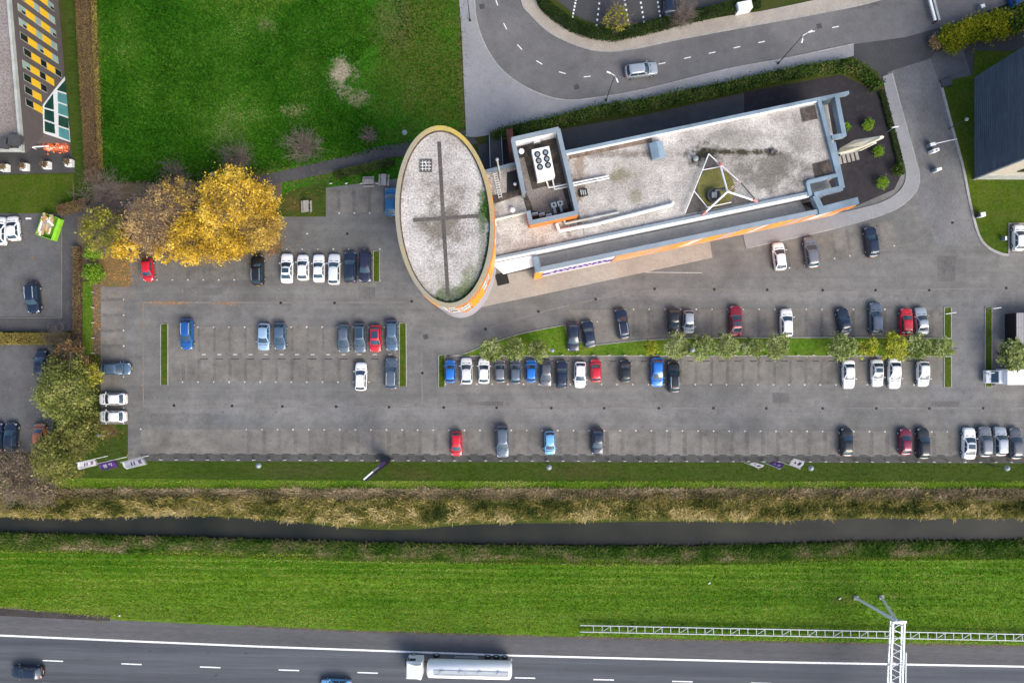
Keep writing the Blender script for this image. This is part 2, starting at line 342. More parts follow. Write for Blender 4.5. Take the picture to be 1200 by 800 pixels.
M['galv'] = plain('galvanised steel', (.36, .39, .41), .5, .3, var=.12, scale=2)
M['gantry'] = plain('white painted gantry steel', (.72, .74, .76), .4, .1, var=.08)
M['black'] = plain('black plastic', (.012, .012, .013), .5, var=0)
M['pole'] = plain('dark grey pole', (.06, .062, .07), .5, .3, var=.1)
M['lampglass'] = plain('lamp globe', (.22, .25, .25), .15, var=.1)
M['purple'] = plain('purple flag cloth', (.12, .05, .25), .7, var=.1)
def cloth(name, c):
    t = NT(name); t.done(c, .8, .1); tr = t.n('ShaderNodeBsdfTranslucent'); tr.inputs[0].default_value = (*c, 1); mx = t.n('ShaderNodeMixShader'); mx.inputs[0].default_value = .45
    t.l(t.b.outputs[0], mx.inputs[1]); t.l(tr.outputs[0], mx.inputs[2]); t.l(mx.outputs[0], t.t.nodes['Material Output'].inputs[0]); return t.m
M['flag'] = cloth('white flag cloth', (.84, .83, .84))
M['wood'] = surf('weathered wood', (.26, .24, .22), (.33, .31, .28), (.2, .18, .16), s1=.5, s2=2, a3=.25)
M['card'] = surf('cardboard', (.38, .24, .13), (.5, .34, .2), (.6, .46, .3), s1=.5, s2=1.5, s3=4, a3=.3)
M['lime'] = plain('lime green skip paint', (.22, .5, .03), .45, var=.1)
M['redplastic'] = plain('orange red barrier plastic', (.8, .16, .05), .5, var=.15)
M['fadedred'] = plain('faded red paint', (.62, .2, .17), .6, var=.15)
M['bark'] = surf('bark', (.07, .055, .045), (.1, .085, .07), (.14, .12, .1), s1=1, s2=4, a3=.3)
M['twig'] = surf('twigs', (.17, .13, .11), (.23, .18, .15), (.12, .09, .08), s1=.5, s2=3, a3=.25)
M['corr'] = surf('corrugated grey roof', (.33, .31, .32), (.4, .38, .38), (.28, .26, .25), s1=.3, s2=1.2, a3=.1)
M['tyre'] = plain('tyre rubber', (.015, .015, .015), .85, var=0)
M['carglass'] = plain('car glass', (.02, .045, .07), .06, spec=.9, var=0)
M['headlamp'] = plain('headlamp', (.6, .62, .65), .15, spec=.7, var=0)
M['tail'] = plain('tail lamp', (.35, .01, .01), .2, spec=.6, var=0)
M['plate'] = plain('yellow number plate', (.65, .45, .03), .5, var=0)
M['chrome'] = plain('bright roof rail', (.6, .62, .64), .25, .7, var=0)
w = NT('canal water'); wv = w.scaled((.35, 1, 1))
M['water'] = w.done(w.mix(w.rng(w.noise(.1, 3), .35, .65), (.012, .014, .009), (.028, .028, .018)), .08, .35, w.noise(1.6, 4, wv), .02)
# foliage
F = {}
F['gold'] = foliage('golden leaves', [(.17, .11, .025), (.46, .29, .035), (.78, .53, .055), (.88, .68, .16)], .3)
F['amber'] = foliage('amber leaves', [(.15, .11, .045), (.38, .25, .065), (.62, .42, .085), (.74, .55, .16)], .3)
F['tan'] = foliage('tan leaves', [(.13, .09, .055), (.28, .19, .105), (.43, .29, .14), (.55, .38, .15)], .25)
F['olivegold'] = foliage('olive yellow leaves', [(.08, .1, .015), (.19, .2, .03), (.36, .33, .04), (.5, .43, .08)], .25)
F['olive'] = foliage('olive leaves', [(.05, .065, .015), (.12, .135, .03), (.22, .22, .06), (.32, .3, .1)], .25)
F['greyolive'] = foliage('grey olive leaves', [(.045, .065, .015), (.13, .16, .04), (.25, .27, .07), (.38, .38, .13)], .25)
F['limeleaf'] = foliage('lime green leaves', [(.06, .14, .01), (.12, .24, .015), (.2, .34, .03), (.28, .4, .06)], .25)
F['row'] = foliage('pale grey green leaves', [(.06, .09, .022), (.18, .23, .065), (.32, .37, .13), (.45, .49, .24)], .25)
F['rowyellow'] = foliage('yellow green leaves', [(.1, .14, .01), (.27, .31, .025), (.42, .44, .05), (.54, .53, .12)], .25)
F['rusty'] = foliage('rusty leaves', [(.14, .09, .05), (.25, .15, .07), (.36, .2, .08), (.3, .24, .08)], .25)
F['hedge'] = foliage('green hedge leaves', [(.006, .014, .004), (.02, .045, .008), (.05, .1, .014), (.09, .14, .03), (.16, .15, .045)], .15, .6)
F['hedgedark'] = foliage('dark hedge leaves', [(.008, .016, .006), (.02, .04, .01), (.03, .06, .012), (.05, .085, .02)], .15)
F['hedgebrown'] = foliage('brown beech hedge leaves', [(.1, .065, .04), (.16, .1, .06), (.2, .14, .07), (.24, .19, .06)], .15)
F['hedgeyellow'] = foliage('yellowing hedge leaves', [(.14, .11, .04), (.22, .17, .05), (.3, .24, .06), (.34, .28, .1)], .15)
F['acid'] = foliage('acid yellow leaves', [(.08, .1, .01), (.17, .2, .012), (.3, .3, .015), (.4, .34, .03)], .2)
F['reed'] = foliage('reeds', [(.02, .032, .01), (.06, .075, .018), (.14, .14, .034), (.28, .235, .07), (.44, .35, .14), (.55, .45, .22)], .2, .25)
F['scrub'] = foliage('dead scrub', [(.07, .06, .035), (.15, .12, .065), (.26, .2, .12), (.4, .31, .19)], .15, .3)
F['bankgrass'] = foliage('bank tussocks', [(.025, .07, .008), (.055, .115, .016), (.11, .15, .035), (.24, .2, .1), (.38, .3, .19)], .15, .3)
F['tuft'] = foliage('grass tufts', [(.02, .07, .003), (.05, .13, .006), (.095, .17, .01), (.17, .21, .035)], .2, .12)
F['vergetuft'] = foliage('verge tufts', [(.03, .10, .004), (.075, .18, .007), (.15, .26, .014), (.27, .34, .05), (.4, .4, .13)], .35, .08, .85)
F['lawntuft'] = foliage('lawn tufts', [(.024, .055, .005), (.055, .09, .009), (.085, .11, .018), (.12, .11, .035)], .1, .2)
F['fieldtuft'] = foliage('field tufts', [(.008, .04, .002), (.016, .068, .003), (.033, .108, .006), (.075, .16, .018), (.14, .19, .055)], .15, .1)
F['fallen'] = foliage('fallen leaves', [(.25, .12, .03), (.4, .18, .04), (.55, .27, .06)], 0)
F['moss'] = foliage('moss clump leaves', [(.02, .06, .01), (.05, .13, .02), (.08, .18, .03)], .1)

# ------------------------------------------------------------------ the ground, canal and banks
tb = [(-700, 607), (-80, 607), (0, 607), (60, 608), (120, 607), (200, 605), (250, 606), (310, 610), (350, 613), (400, 619), (450, 622), (490, 621), (540, 616), (600, 614), (660, 614), (740, 612), (820, 612), (880, 613), (960, 609), (1040, 608), (1120, 609), (1200, 608), (1280, 608), (1900, 608)]
bb = [(-700, 624), (-80, 624), (0, 625), (100, 628), (200, 630), (300, 633), (400, 636), (500, 638), (600, 640), (700, 641), (800, 641), (900, 639), (1000, 636), (1100, 635), (1200, 634), (1280, 634), (1900, 634)]
def interp(poly, x):
    for (a, b), (c, d) in zip(poly[:-1], poly[1:]):
        if a <= x <= c: return b + (d-b)*(x-a)/(c-a)
    return poly[0][1] if x < poly[0][0] else poly[-1][1]
xs = [-4500, -700] + list(range(-120, 1321, 12)) + [1900, 5700]
prof = []
for x in xs:
    t, b = interp(tb, max(-700, min(1900, x))), interp(bb, max(-700, min(1900, x)))
    X = (x-600)*S
    yy = lambda p: (400-p)*S
    prof.append([(X, 650, 0), (X, yy(t-7), 0), (X, yy(t+1), -1.0), (X, yy(t+6), -1.9), (X, yy(b-5), -1.9), (X, yy(b), -1.0), (X, yy(b+9), 0), (X, -650, 0)])
g = MB(); nn = 8
g.add([p for col in prof for p in col], [[i*nn+j, i*nn+j+1, (i+1)*nn+j+1, (i+1)*nn+j] for i in range(len(xs)-1) for j in range(nn-1)])
g.f = [f[::-1] if False else f for f in g.f]
gr = struct(g.build('ground', M['earth']))
wt = MB(); wp = [(x, interp(tb, max(-700, min(1900, x))), interp(bb, max(-700, min(1900, x)))) for x in xs]
wt.add([((x-600)*S, (400-(t-1))*S, -.95) for x, t, b in wp] + [((x-600)*S, (400-(b+1))*S, -.95) for x, t, b in wp], [[i, len(wp)+i, len(wp)+i+1, i+1] for i in range(len(wp)-1)])
struct(wt.build('water', M['water']))

BIG = -420, 1620
L0, L1 = -60, 1260
field_px = [(112, -60), (537, -60), (538, 0), (541, 40), (546, 148), (520, 151), (480, 166), (440, 172), (400, 184), (350, 197), (300, 209), (250, 220), (150, 228), (126, 215), (118, 120), (113, 40)]
sheet('field', field_px, .004, M['field'])
sheet('lawn', [(118, 541), (300, 540), (600, 541), (900, 542), (L1, 543), (L1, 565), (900, 565), (600, 564), (300, 562), (100, 560), (100, 541)], .006, M['lawn'])
edge = spline([(60, 571), (200, 573), (300, 574), (420, 575), (520, 575), (600, 576), (700, 573), (800, 574), (900, 576), (1000, 574), (1100, 572), (L1, 573)], 4)
sheet('grass_strip', [(L1, 565), (900, 565), (600, 564), (300, 562), (100, 560), (60, 562)] + edge, .006, M['brightgrass'])
sheet('path_bank', [(300, 222), (330, 212), (400, 200), (440, 189), (475, 183), (475, 218), (382, 222), (382, 254), (330, 254), (325, 262)], .006, M['field'])
sheet('picnic_lawn', [(318, 238), (345, 221), (383, 213), (383, 254), (330, 254), (322, 264)], .0095, M['lawn'])
sheet('litter_ground', [(118, 298), (152, 296), (152, 336), (118, 340)], .0105, M['litter'])
sheet('tree_bed', [(85, 215), (330, 205), (332, 298), (150, 303), (95, 330), (88, 300)], .0075, M['soil'])
sheet('west_grass', [(L0, 206), (88, 204), (95, 215), (95, 250), (L0, 250)], .006, M['eastlawn'])
sheet('hedge_side_grass', [(73, -40), (95, -40), (110, 235), (88, 245), (86, 200)], .008, M['lawn'])
sheet('green_strip', [(97, 330), (108, 330), (109, 415), (97, 415)], .010, M['brightgrass'])
sheet('soil_strip', [(108, 332), (118, 332), (119, 415), (109, 415)], .008, M['soil'])
sheet('corner_grass', [(60, 497), (150, 497), (150, 541), (60, 541)], .010, M['lawn'])
sheet('west_car_park', [(L0, 250), (72, 250), (72, 372), (L0, 372)], .012, M['westasph'])
sheet('west_car_park_lower', [(L0, 404), (62, 404), (62, 530), (L0, 530)], .012, M['westasph'])
sheet('brick_path', [(73, 248), (91, 240), (91, 388), (L0, 388), (L0, 373), (73, 373)], .014, M['brick'])
sheet('entrance_paving', [(L0, 170), (82, 168), (88, 202), (L0, 206)], .012, M['darkasph'])
# main car park
lot_px = [(118, 336), (152, 336), (152, 300), (330, 297), (330, 254), (382, 254), (382, 220), (500, 205), (620, 240), (900, 240), (1040, 200), (1050, 120), (1040, 85), (1100, 70), (L1, 70), (L1, 543), (900, 541.5), (600, 541), (300, 540), (150, 540), (150, 497), (118, 497)]
sheet('car_park', lot_px, .012, M['lot'])
for nm, q in (('a', [(152, 300), (298, 298), (298, 328), (152, 328)]), ('b', [(198, 383), (468, 383), (468, 447), (198, 447)]), ('c', [(165, 503), (600, 503.5), (L1, 506), (L1, 534), (600, 533), (165, 531)]),
              ('d', [(522, 418), (1106, 418), (1106, 450), (522, 450)]), ('e', [(664, 363), (1106, 362), (1106, 396), (664, 402)]), ('f', [(119, 342), (145, 342), (145, 496), (119, 496)]),
              ('g', [(384, 222), (470, 219), (470, 249), (384, 249)]), ('h', [(332, 292), (440, 292), (440, 328), (332, 328)]), ('i', [(898, 288), (1046, 258), (1052, 288), (905, 320)])):
    sheet('parking_bays', q, .016, M['bay'])
dv = MB()
def div(px, py, w, h, lean=0): dv.sheet(WW([(px-w/2, py), (px+w/2, py), (px+w/2+lean, py+h), (px-w/2+lean, py+h)]), .020)
for i in range(6, 58): div(182 + i*18.25, 504 + i*.05, 4.5, 26)
for i in range(14): div(215 + i*18.2, 420, 4, 26); div(215 + i*18.2, 384, 3, 28)
for i in range(7): div(166 + i*18.2, 301, 4, 26)
for i in range(18): div(742 + i*18.4, 420, 3.5, 29)
for i in range(20): div(742 + i*18.4, 364, 4, 30)
for i in range(4): div(397 + i*18, 223, 4, 25)
for i in range(7): div(920 + i*18, 285 - i*3.7, 4, 28, 5)
for i in range(8): dv.sheet(WW([(119, 349 + 18.2*i), (144, 349 + 18.2*i), (144, 353 + 18.2*i), (119, 353 + 18.2*i)]), .020)
struct(dv.build('bay_divider_paving', M['baydark']))
sheet('edge_paving', [(165, 532), (600, 534), (L1, 535), (L1, 543), (900, 541.5), (600, 541), (165, 540)], .0235, M['edgepaving'])
gt = MB()
def line(pts, w, z=.022):
    p = [W(*q) for q in pts]
    for a, b in zip(p[:-1], p[1:]):
        n = Vector((-(b-a).y, (b-a).x)).normalized()*w/2
        gt.sheet([(a.x+n.x, a.y+n.y), (a.x-n.x, a.y-n.y), (b.x-n.x, b.y-n.y), (b.x+n.x, b.y+n.y)], z)
line([(167, 475.5), (400, 476.5), (700, 478), (1000, 478), (L1, 478)], .22); line([(168, 354.5), (330, 354.5), (475, 354)], .25); line([(168, 356), (168, 474)], .16)
line([(570, 385), (640, 364), (700, 350), (770, 339)], .2); line([(770, 338.5), (900, 339.5), (1090, 340)], .22); line([(1090, 339), (L1, 337)], .2)
line([(494, 412), (495, 476)], .16); line([(1010, 300), (1046, 290), (1072, 285)], .18); line([(1072, 285), (1088, 272), (1092, 258)], .16); line([(1136, 340), (1136, 380)], .14)
struct(gt.build('gutter', M['gutter']))
# paving repairs and tyre arcs turning into the bays
M['repair'] = surf('relaid darker bricks', (.112, .11, .107), (.134, .131, .127), (.1, .097, .093), s1=.2, s2=.8, s3=5, a2=.6, a3=.25, stain=.3)
rp = MB()
for (x0, y0, x1, y1) in ((170, 484, 246, 498), (905, 460, 925, 472), (548, 470, 590, 475), (1090, 470, 1125, 476), (215, 337, 262, 345), (420, 336, 440, 350), (1098, 300, 1120, 330), (335, 262, 356, 272), (1010, 485, 1020, 496)): rp.sheet(WW([(x0, y0), (x1, y0+.3), (x1-.4, y1), (x0+.5, y1-.2)]), .0215)
struct(rp.build('paving_repair', M['repair']))
mk = MB()
def stud(px, py, s=.19):
    c = W(px, py); s *= .85 + .3*random.random(); mk.sheet([(c.x-s/2, c.y-s/2), (c.x+s/2, c.y-s/2), (c.x+s/2, c.y+s/2), (c.x-s/2, c.y+s/2)], .026)
for i in range(6): stud(184 + 18.1*i, 328)
for i in range(13): stud(232 + 18.2*i, 383.3); stud(214 + 18.2*i, 447.5)
stud(165, 502.5)
for i in range(7, 58): stud(161 + 18.25*i, 502.5 + i*.062)
for i in range(9): stud(145, 351 + 18.1*i)
for i in range(19): stud(724 + 18.4*i, 362.4)
for i in range(31): stud(522 + 18.3*i, 450 + i*.03)
for i in range(4): stud(397.5 + 17.9*i, 249.8)
for i in range(7): stud(336 + 18.2*i, 292); stud(336 + 18.2*i, 328.5)
for p in ((925, 314), (943, 311), (978, 303), (996, 300), (1014, 296), (1048, 288), (360, 274), (700, 377), (682, 377)): stud(*p)
for i in range(13):
    c = W(239 + 18.2*i, 415.3); mk.sheet([(c.x-.3, c.y-.06), (c.x+.3, c.y-.06), (c.x+.3, c.y+.06), (c.x-.3, c.y+.06)], .026)
struct(mk.build('parking_markings', M['stud']))
dk = MB()
for i in range(13):
    c = W(239 + 18.2*i, 420.5); dk.sheet([(c.x-.6, c.y-.08), (c.x+.6, c.y-.08), (c.x+.6, c.y+.08), (c.x-.6, c.y+.08)], .026)
for i in range(57):
    c = W(190 + 18.25*i, 531.5 + i*.04); dk.sheet([(c.x-.55, c.y-.1), (c.x+.55, c.y-.1), (c.x+.55, c.y+.08), (c.x-.55, c.y+.08)], .0275)
for i in range(31):
    c = W(535 + 18.3*i, 423); dk.sheet([(c.x-.5, c.y-.08), (c.x+.5, c.y-.08), (c.x+.5, c.y+.08), (c.x-.5, c.y+.08)], .026)
struct(dk.build('bay_end_stain', M['darkasph']))

# grass islands with kerbs
def island(px, mat='brightgrass', h=.10, kw=.1):
    pts = WW(px); struct(MB().prism(pts, .0, h).build('grass_island', M[mat]))
    ring = pts + [pts[0]]; struct(ribbon('kerb', ring, .05, -.07, h + .015, M['kerb'], 0))
for q in ([(188.5, 379.5), (197, 379.5), (197, 451), (188.5, 451)], [(468, 378.5), (476, 378.5), (476.5, 452.5), (468, 452.5)], [(437.5, 294), (445, 294), (445, 330), (437.5, 330)], [(514, 416), (521.5, 416), (521.5, 453.5), (514, 453.5)],
          [(1106, 360), (1114.5, 360), (1114.5, 396), (1106, 396)], [(1106, 418), (1114.5, 418), (1114.5, 453.5), (1106, 453.5)], [(1154, 360), (1162, 360), (1162, 452.5), (1154, 452.5)]): island(q, 'eastlawn')
isl = spline([(524, 417), (545, 414), (570, 404), (610, 391), (662, 380.5)], 4) + [(666, 398), (700, 404), (745, 399), (800, 396), (900, 395.5), (1000, 395), (1115, 396.5), (1115, 417.5), (900, 417), (700, 417), (600, 417)]
island(isl)

# north road, pavements, side road
outer = spline([(553, -60), (556, 0), (560, 30), (572, 60), (592, 86), (625, 107), (662, 117.5), (705, 114), (760, 104), (850, 82), (920, 69), (1000, 52)], 6)
inner = spline([(607, -60), (611, 0), (622, 18), (645, 39), (680, 55), (710, 60.5), (745, 57), (800, 45.5), (900, 27), (1000, 8), (1050, -6), (1150, -40)], 6)
sheet('road', outer + [(1060, 44), (1110, 30), (1180, 5), (1260, -25), (1260, -60)] + inner[::-1], .008, M['road'])
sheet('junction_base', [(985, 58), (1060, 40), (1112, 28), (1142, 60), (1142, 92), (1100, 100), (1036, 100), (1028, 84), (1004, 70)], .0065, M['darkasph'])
sheet('junction_paving', [(1000, 52), (1060, 44), (1092, 36), (1096, 64), (1045, 82), (1035, 84), (1022, 75), (1005, 66)], .018, M['darkasph'])
sheet('side_road', [(1045, 83), (1090, 69), (1101, 98), (1113, 140), (1128, 195), (1138, 250), (1150, 280), (1100, 290), (1076, 240), (1074, 200), (1056, 130)], .016, M['sideroad'])
sheet('side_apron', [(1090, 69), (1096, 62), (1128, 56), (1137, 88), (1101, 98)], .020, M['westasph'])
sheet('shaded_dark_forecourt', [(1096, 62), (1092, 36), (1110, 30), (1260, -20), (1260, 100), (1141, 100), (1128, 56)], .014, M['darkasph'])  # dark asphalt whose tone also stands in for the hall's shadow
pav_out = spline([(534, -60), (538, 0), (541, 40), (546, 148), (548, 160), (575, 158), (650, 139), (700, 128), (800, 109), (900, 87), (960, 76), (1000, 66)], 5)
slab('pavement', outer + pav_out[::-1], 0, .12, M['paver'])
struct(ribbon('kerb', WW(outer), .09, -.09, .135, M['kerb'], 0))
inn_out = spline([(622, -60), (628, 0), (642, 18), (670, 34), (712, 44.5), (745, 41), (800, 29), (860, 18), (900, 12), (1000, -10), (1060, -30)], 6)
slab('pavement', inner + inn_out[::-1], 0, .12, M['paverwarm'])
struct(ribbon('kerb', WW(inner), .09, -.09, .135, M['kerb'], 0))
sheet('north_car_park', [(640, -60), (652, 0), (680, 22), (712, 32), (745, 28), (860, 2), (900, -8), (900, -60)], .012, M['darkasph'])
nd = MB()
for (x, y0, y1, ln) in ((675, 0, 20, -.2), (703, -2, 30, -.12), (732, 0, 30, .17), (750, -2, 26, .17), (770, -2, 24, .17)):
    for k in range(6):
        yy = y0 + (y1-y0)*k/5; c = W(x + ln*(yy-y0), yy); nd.sheet([(c.x-.12, c.y-.16), (c.x+.12, c.y-.16), (c.x+.12, c.y+.16), (c.x-.12, c.y+.16)], .018)
dash = [(582, 3), (592, 31), (609, 55.5), (632, 73.5), (659, 85.5), (688, 90), (776, 74.5), (805.5, 68), (834.5, 62), (863.5, 55.7), (892.5, 49.5), (951, 37.5), (979, 32)]
for i, p in enumerate(dash):
    a = dash[max(0, i-1)]; b = dash[min(len(dash)-1, i+1)]; c = W(*p); d = (W(*b) - W(*a)).normalized(); n = Vector((-d.y, d.x))
    nd.sheet([(c.x + u*d.x*.52 + v*n.x*.07, c.y + u*d.y*.52 + v*n.y*.07) for u, v in ((-1, -1), (1, -1), (1, 1), (-1, 1))], .018)
struct(nd.build('road_markings', M['paint']))
# pavement beside the building and the paved apron
walk_in = spline([(1034, 90), (1040, 120), (1056, 180), (1061, 205), (1055, 222), (1035, 236), (1000, 246), (940, 259), (870, 273)], 5)
walk_out = spline([(1045, 86), (1054, 120), (1072, 185), (1077, 207), (1072, 226), (1048, 246), (1000, 262), (930, 279), (874, 291)], 5)
slab('pavement', walk_in + walk_out[::-1], 0, .12, M['paver'])
struct(ribbon('kerb', WW(walk_out), .08, -.08, .135, M['kerb'], 0))
slab('apron', [(556, 330), (640, 312), (830, 274), (835, 302), (700, 331), (640, 344), (582, 356), (556, 362)], 0, .06, M['paverwarm'])
sheet('yard', [(872, 108), (985, 88), (1030, 108), (1050, 180), (1056, 205), (1048, 222), (1000, 243), (960, 250), (872, 200)], .020, M['yard'])
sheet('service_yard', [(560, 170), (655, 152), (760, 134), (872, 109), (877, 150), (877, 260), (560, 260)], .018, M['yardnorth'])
# east lawn with its raised kerb
el = [(1102, 97), (1140, 88), (1142, 60), (L1, 60), (L1, 262), (1181.5, 262), (1181.5, 298.5), (1172, 297), (1158, 290), (1147, 276), (1139, 250), (1128, 195), (1113, 140)]
slab('lawn', el, 0, .08, M['eastlawn'])
struct(ribbon('kerb', WW(spline([(1102, 97), (1113, 140), (1128, 195), (1137, 240), (1147, 276), (1158, 290), (1172, 297), (1181.5, 299)], 5)), .17, -.2, .14, M['kerb'], 0))
struct(ribbon('kerb', WW([(L1, 262), (1181.5, 262), (1181.5, 299)]), .07, -.07, .16, M['kerb'], 0))
struct(ribbon('kerb', WW([(72.5, 250), (72.5, 372.5), (L0, 372.5)]), .06, -.06, .11, M['gutter'], 0))
# path by the field
pa = spline([(548, 152), (500, 162), (480, 167), (440, 172.5), (400, 184), (360, 193.5), (300, 208), (240, 224), (160, 232), (120, 236), (91, 240)], 4)
pb = spline([(91, 254), (130, 246), (170, 242), (250, 233), (300, 220), (340, 212), (400, 199.5), (440, 189), (475, 182), (520, 178), (560, 168)], 4)
sheet('path', pa + pb, .010, M['brick'])

# motorway
def my(x, ys): return interp(ys, x)
edge_y = [(-200, 703), (0, 713), (130, 726), (300, 734), (400, 739), (600, 745), (900, 752), (1200, 757), (1500, 762)]
line_y = [(-200, 735), (0, 744), (150, 750.5), (300, 756.8), (600, 767.5), (900, 775), (1200, 780.5), (1500, 785)]
X = list(range(-180, 1381, 20))
sheet('verge', [(x, interp(bb, x) + 21) for x in X] + [(x, my(x, edge_y)) for x in X[::-1]], .006, M['verge'])
sheet('motorway', [(x, my(x, edge_y)) for x in X] + [(1380, 1250), (-180, 1250)], .012, M['motorway'])
sheet('hard_shoulder', [(x, my(x, edge_y)) for x in X] + [(x, my(x, line_y)) for x in X[::-1]], .016, M['shoulder'])
mk = MB()
pts = [W(x, my(x, line_y)) for x in X]
A = offset(pts, .14); B = offset(pts, -.14)
mk.add([(p.x, p.y, .022) for p in A] + [(p.x, p.y, .022) for p in B], [[len(A)+i, len(A)+i+1, i+1, i] for i in range(len(A)-1)])
for k in range(-3, 16):
    for dy in (0, 27, 55):
        x0 = 50 + 92.2*k; f = lambda x: my(x, line_y) + 27.2 + dy - (x*.0022)
        mk.sheet(WW([(x0, f(x0)-.7), (x0+24, f(x0+24)-.7), (x0+24, f(x0+24)+.7), (x0, f(x0)+.7)]), .022)
struct(mk.build('road_markings', M['paint']))
de = MB()
for (x0, x1) in ((-180, 128), (284, 1380)):
    xx = [x for x in range(x0, x1+1, 8)]
    w0 = 6 if x0 < 0 else 1.1
    top = [(x, my(x, edge_y) - w0*(.45 if x0 < 0 else .75) - random.random()*(.3 if x0 < 0 else 1.4)) for x in xx]; bot = [(x, my(x, edge_y) + w0*(.5 if x0 < 0 else .5) + random.random()*.5) for x in xx]
    de.sheet(WW(top + bot[::-1]), .020)
struct(MB().sheet(WW([(-180, 692), (0, 712.5), (60, 717), (129, 721), (129, 727), (60, 724), (0, 721), (-180, 702)]), .021).build('road_edge_strip', M['edgestrip']))
struct(de.build('road_edge_dirt', M['dirt']))
# ------------------------------------------------------------------ oval tower
TZ = 19.0
tc = W(521, 253.5, TZ); TA, TB_ = 106*S*(H-TZ)/H, 57.2*S*(H-TZ)/H; TR = R(4.2)
def ell(t, d=0.):
    x, y = (TB_+d)*math.cos(t), (TA+d)*math.sin(t); return (tc.x + x*math.cos(TR) - y*math.sin(TR), tc.y + x*math.sin(TR) + y*math.cos(TR))
def ell_local(x, y): return (tc.x + x*math.cos(TR) - y*math.sin(TR), tc.y + x*math.sin(TR) + y*math.cos(TR))
def ring_wall(m, d, z0, z1, t0=0., t1=2*math.pi, n=96, thick=None):
    k = max(2, int(n*abs(t1-t0)/(2*math.pi))); closed = abs(t1-t0) > 6.28
    ts = [t0 + (t1-t0)*i/k for i in range(k + (0 if closed else 1))]; c = len(ts)
    if thick is None:
        m.add([(*ell(t, d), z0) for t in ts] + [(*ell(t, d), z1) for t in ts], [[i, (i+1) % c, c + (i+1) % c, c + i] for i in range(c if closed else c-1)])
    else:
        vs = [(*ell(t, dd), zz) for dd, zz in ((d, z0), (d, z1), (d-thick, z1), (d-thick, z0)) for t in ts]; fs = []
        for i in range(c if closed else c-1):
            j = (i+1) % c
            for a, b in ((0, 1), (1, 2), (2, 3), (3, 0)): fs.append([a*c+i, a*c+j, b*c+j, b*c+i])
        if not closed: fs += [[0, c, 2*c, 3*c], [c-1, 4*c-1, 3*c-1, 2*c-1]]
        m.add(vs, fs)
    return m
tower = empty('oval_tower', (tc.x, tc.y, 0), 'tall oval tower with pale gravel roof and yellow lichen rim beside the office', 'tower')
m = MB(); ring_wall(m, -.02, 8.6, 18.2); m.build('wall', M['pinkbrick'], tower, smooth=30)
m = MB(); ring_wall(m, .1, 0, 8.6, thick=.8); m.build('plinth', M['mauve'], tower, smooth=30)
m = MB(); ring_wall(m, .06, 18.0, TZ, thick=.52); m.build('roof_rim', M['lichen'], tower, smooth=30)
m = MB(); ring_wall(m, -.465, 18.2, 18.8, thick=.12); m.build('flashing', M['darkfloor'], tower, smooth=30)
m = MB(); m.sheet([ell(2*math.pi*i/96, -.45) for i in range(96)], 18.45); roof = m.build('roof', M['towergravel'], tower)
def strip_on_tower(pts, w, z):
    q = [W(*p, z) for p in pts]; mm = MB()
    for a, b in zip(q[:-1], q[1:]):
        n = Vector((-(b-a).y, (b-a).x)).normalized()*w/2; mm.sheet([(a.x+n.x, a.y+n.y), (a.x-n.x, a.y-n.y), (b.x-n.x, b.y-n.y), (b.x+n.x, b.y+n.y)], z)
    return mm
M['margin'] = surf('bare roof margin', (.12, .085, .065), (.18, .13, .1), (.26, .21, .17), s1=.4, s2=1.2, a2=.8, a3=.5)
M['walkway'] = surf('dark walkway tiles', (.085, .075, .07), (.12, .105, .1), (.06, .052, .045), s1=.3, s2=1.5, s3=4, a3=.35)
strip_on_tower([(514.5, 166), (519.5, 257), (525, 347)], .48, 18.47).build('walkway', M['walkway'], tower)
strip_on_tower([(484, 258), (561, 253)], .46, 18.475).build('walkway', M['walkway'], tower)
# facade panels and window bands on the tower
def ang_of(px, py, z):
    p = W(px, py, z); dx, dy = p.x-tc.x, p.y-tc.y; x = dx*math.cos(TR)+dy*math.sin(TR); y = -dx*math.sin(TR)+dy*math.cos(TR); return math.atan2(y/TA, x/TB_)
for k in range(26):
    t = -math.pi + 2*math.pi*(k+.5)/26
    for lv, (z0, z1) in enumerate(((9.4, 11.2), (12.6, 14.4), (15.6, 17.3))):
        m = MB(); ring_wall(m, .05, z0, z1, t-.075, t+.075, thick=.1); wi = m.build('window', M['offwhite'], tower)
        m = MB(); ring_wall(m, .065, z0+.12, z1-.12, t-.066, t+.066, thick=.03); m.build('pane', M['paleglass'] if (k*7+lv*3) % 5 else M['darkglass'], wi)
def orange_panel(t0, t1, z0, z1, mat='amber'):
    m = MB(); ring_wall(m, .16, z0, z1, t0, t1, thick=.12); m.build('facade_panel', M[mat], tower)
orange_panel(-.66, -.3, 8.8, 16.5); orange_panel(-1.2, -.88, 8.8, 15.2); orange_panel(-1.5, .9, 17.1, 17.9, 'orange'); orange_panel(-2.2, -1.9, 12.8, 17.0); orange_panel(.5, .8, 9, 14); orange_panel(2.4, 2.7, 9, 14); orange_panel(-1.42, -.3, 8.7, 9.3, 'orange')
m = MB(); c = W(499, 194, 18.6); m.box((c.x, c.y, 18.5), (1.55, 1.6, .12)); fr = m.build('roof_hatch', M['walkway'], tower)
m = MB()
for i in (-.4, 0, .4): m.box((c.x+i, c.y, 18.58), (.06, 1.3, .05)); m.box((c.x, c.y+i, 18.585), (1.3, .06, .05))
m.tube((c.x-.2, c.y+.5, 18.65), (c.x+.15, c.y, 18.75), .06); m.build('hatch_bars', M['offwhite'], fr)
P = []
for _ in range(420):
    t = rng.uniform(-.1, .2); d = -.5 - abs(rng.normal())*.5*max(.1, 1-abs(t-.05)/.16); x, y = ell(t, d); P.append((x, y, 18.5 + rng.random()*.2))
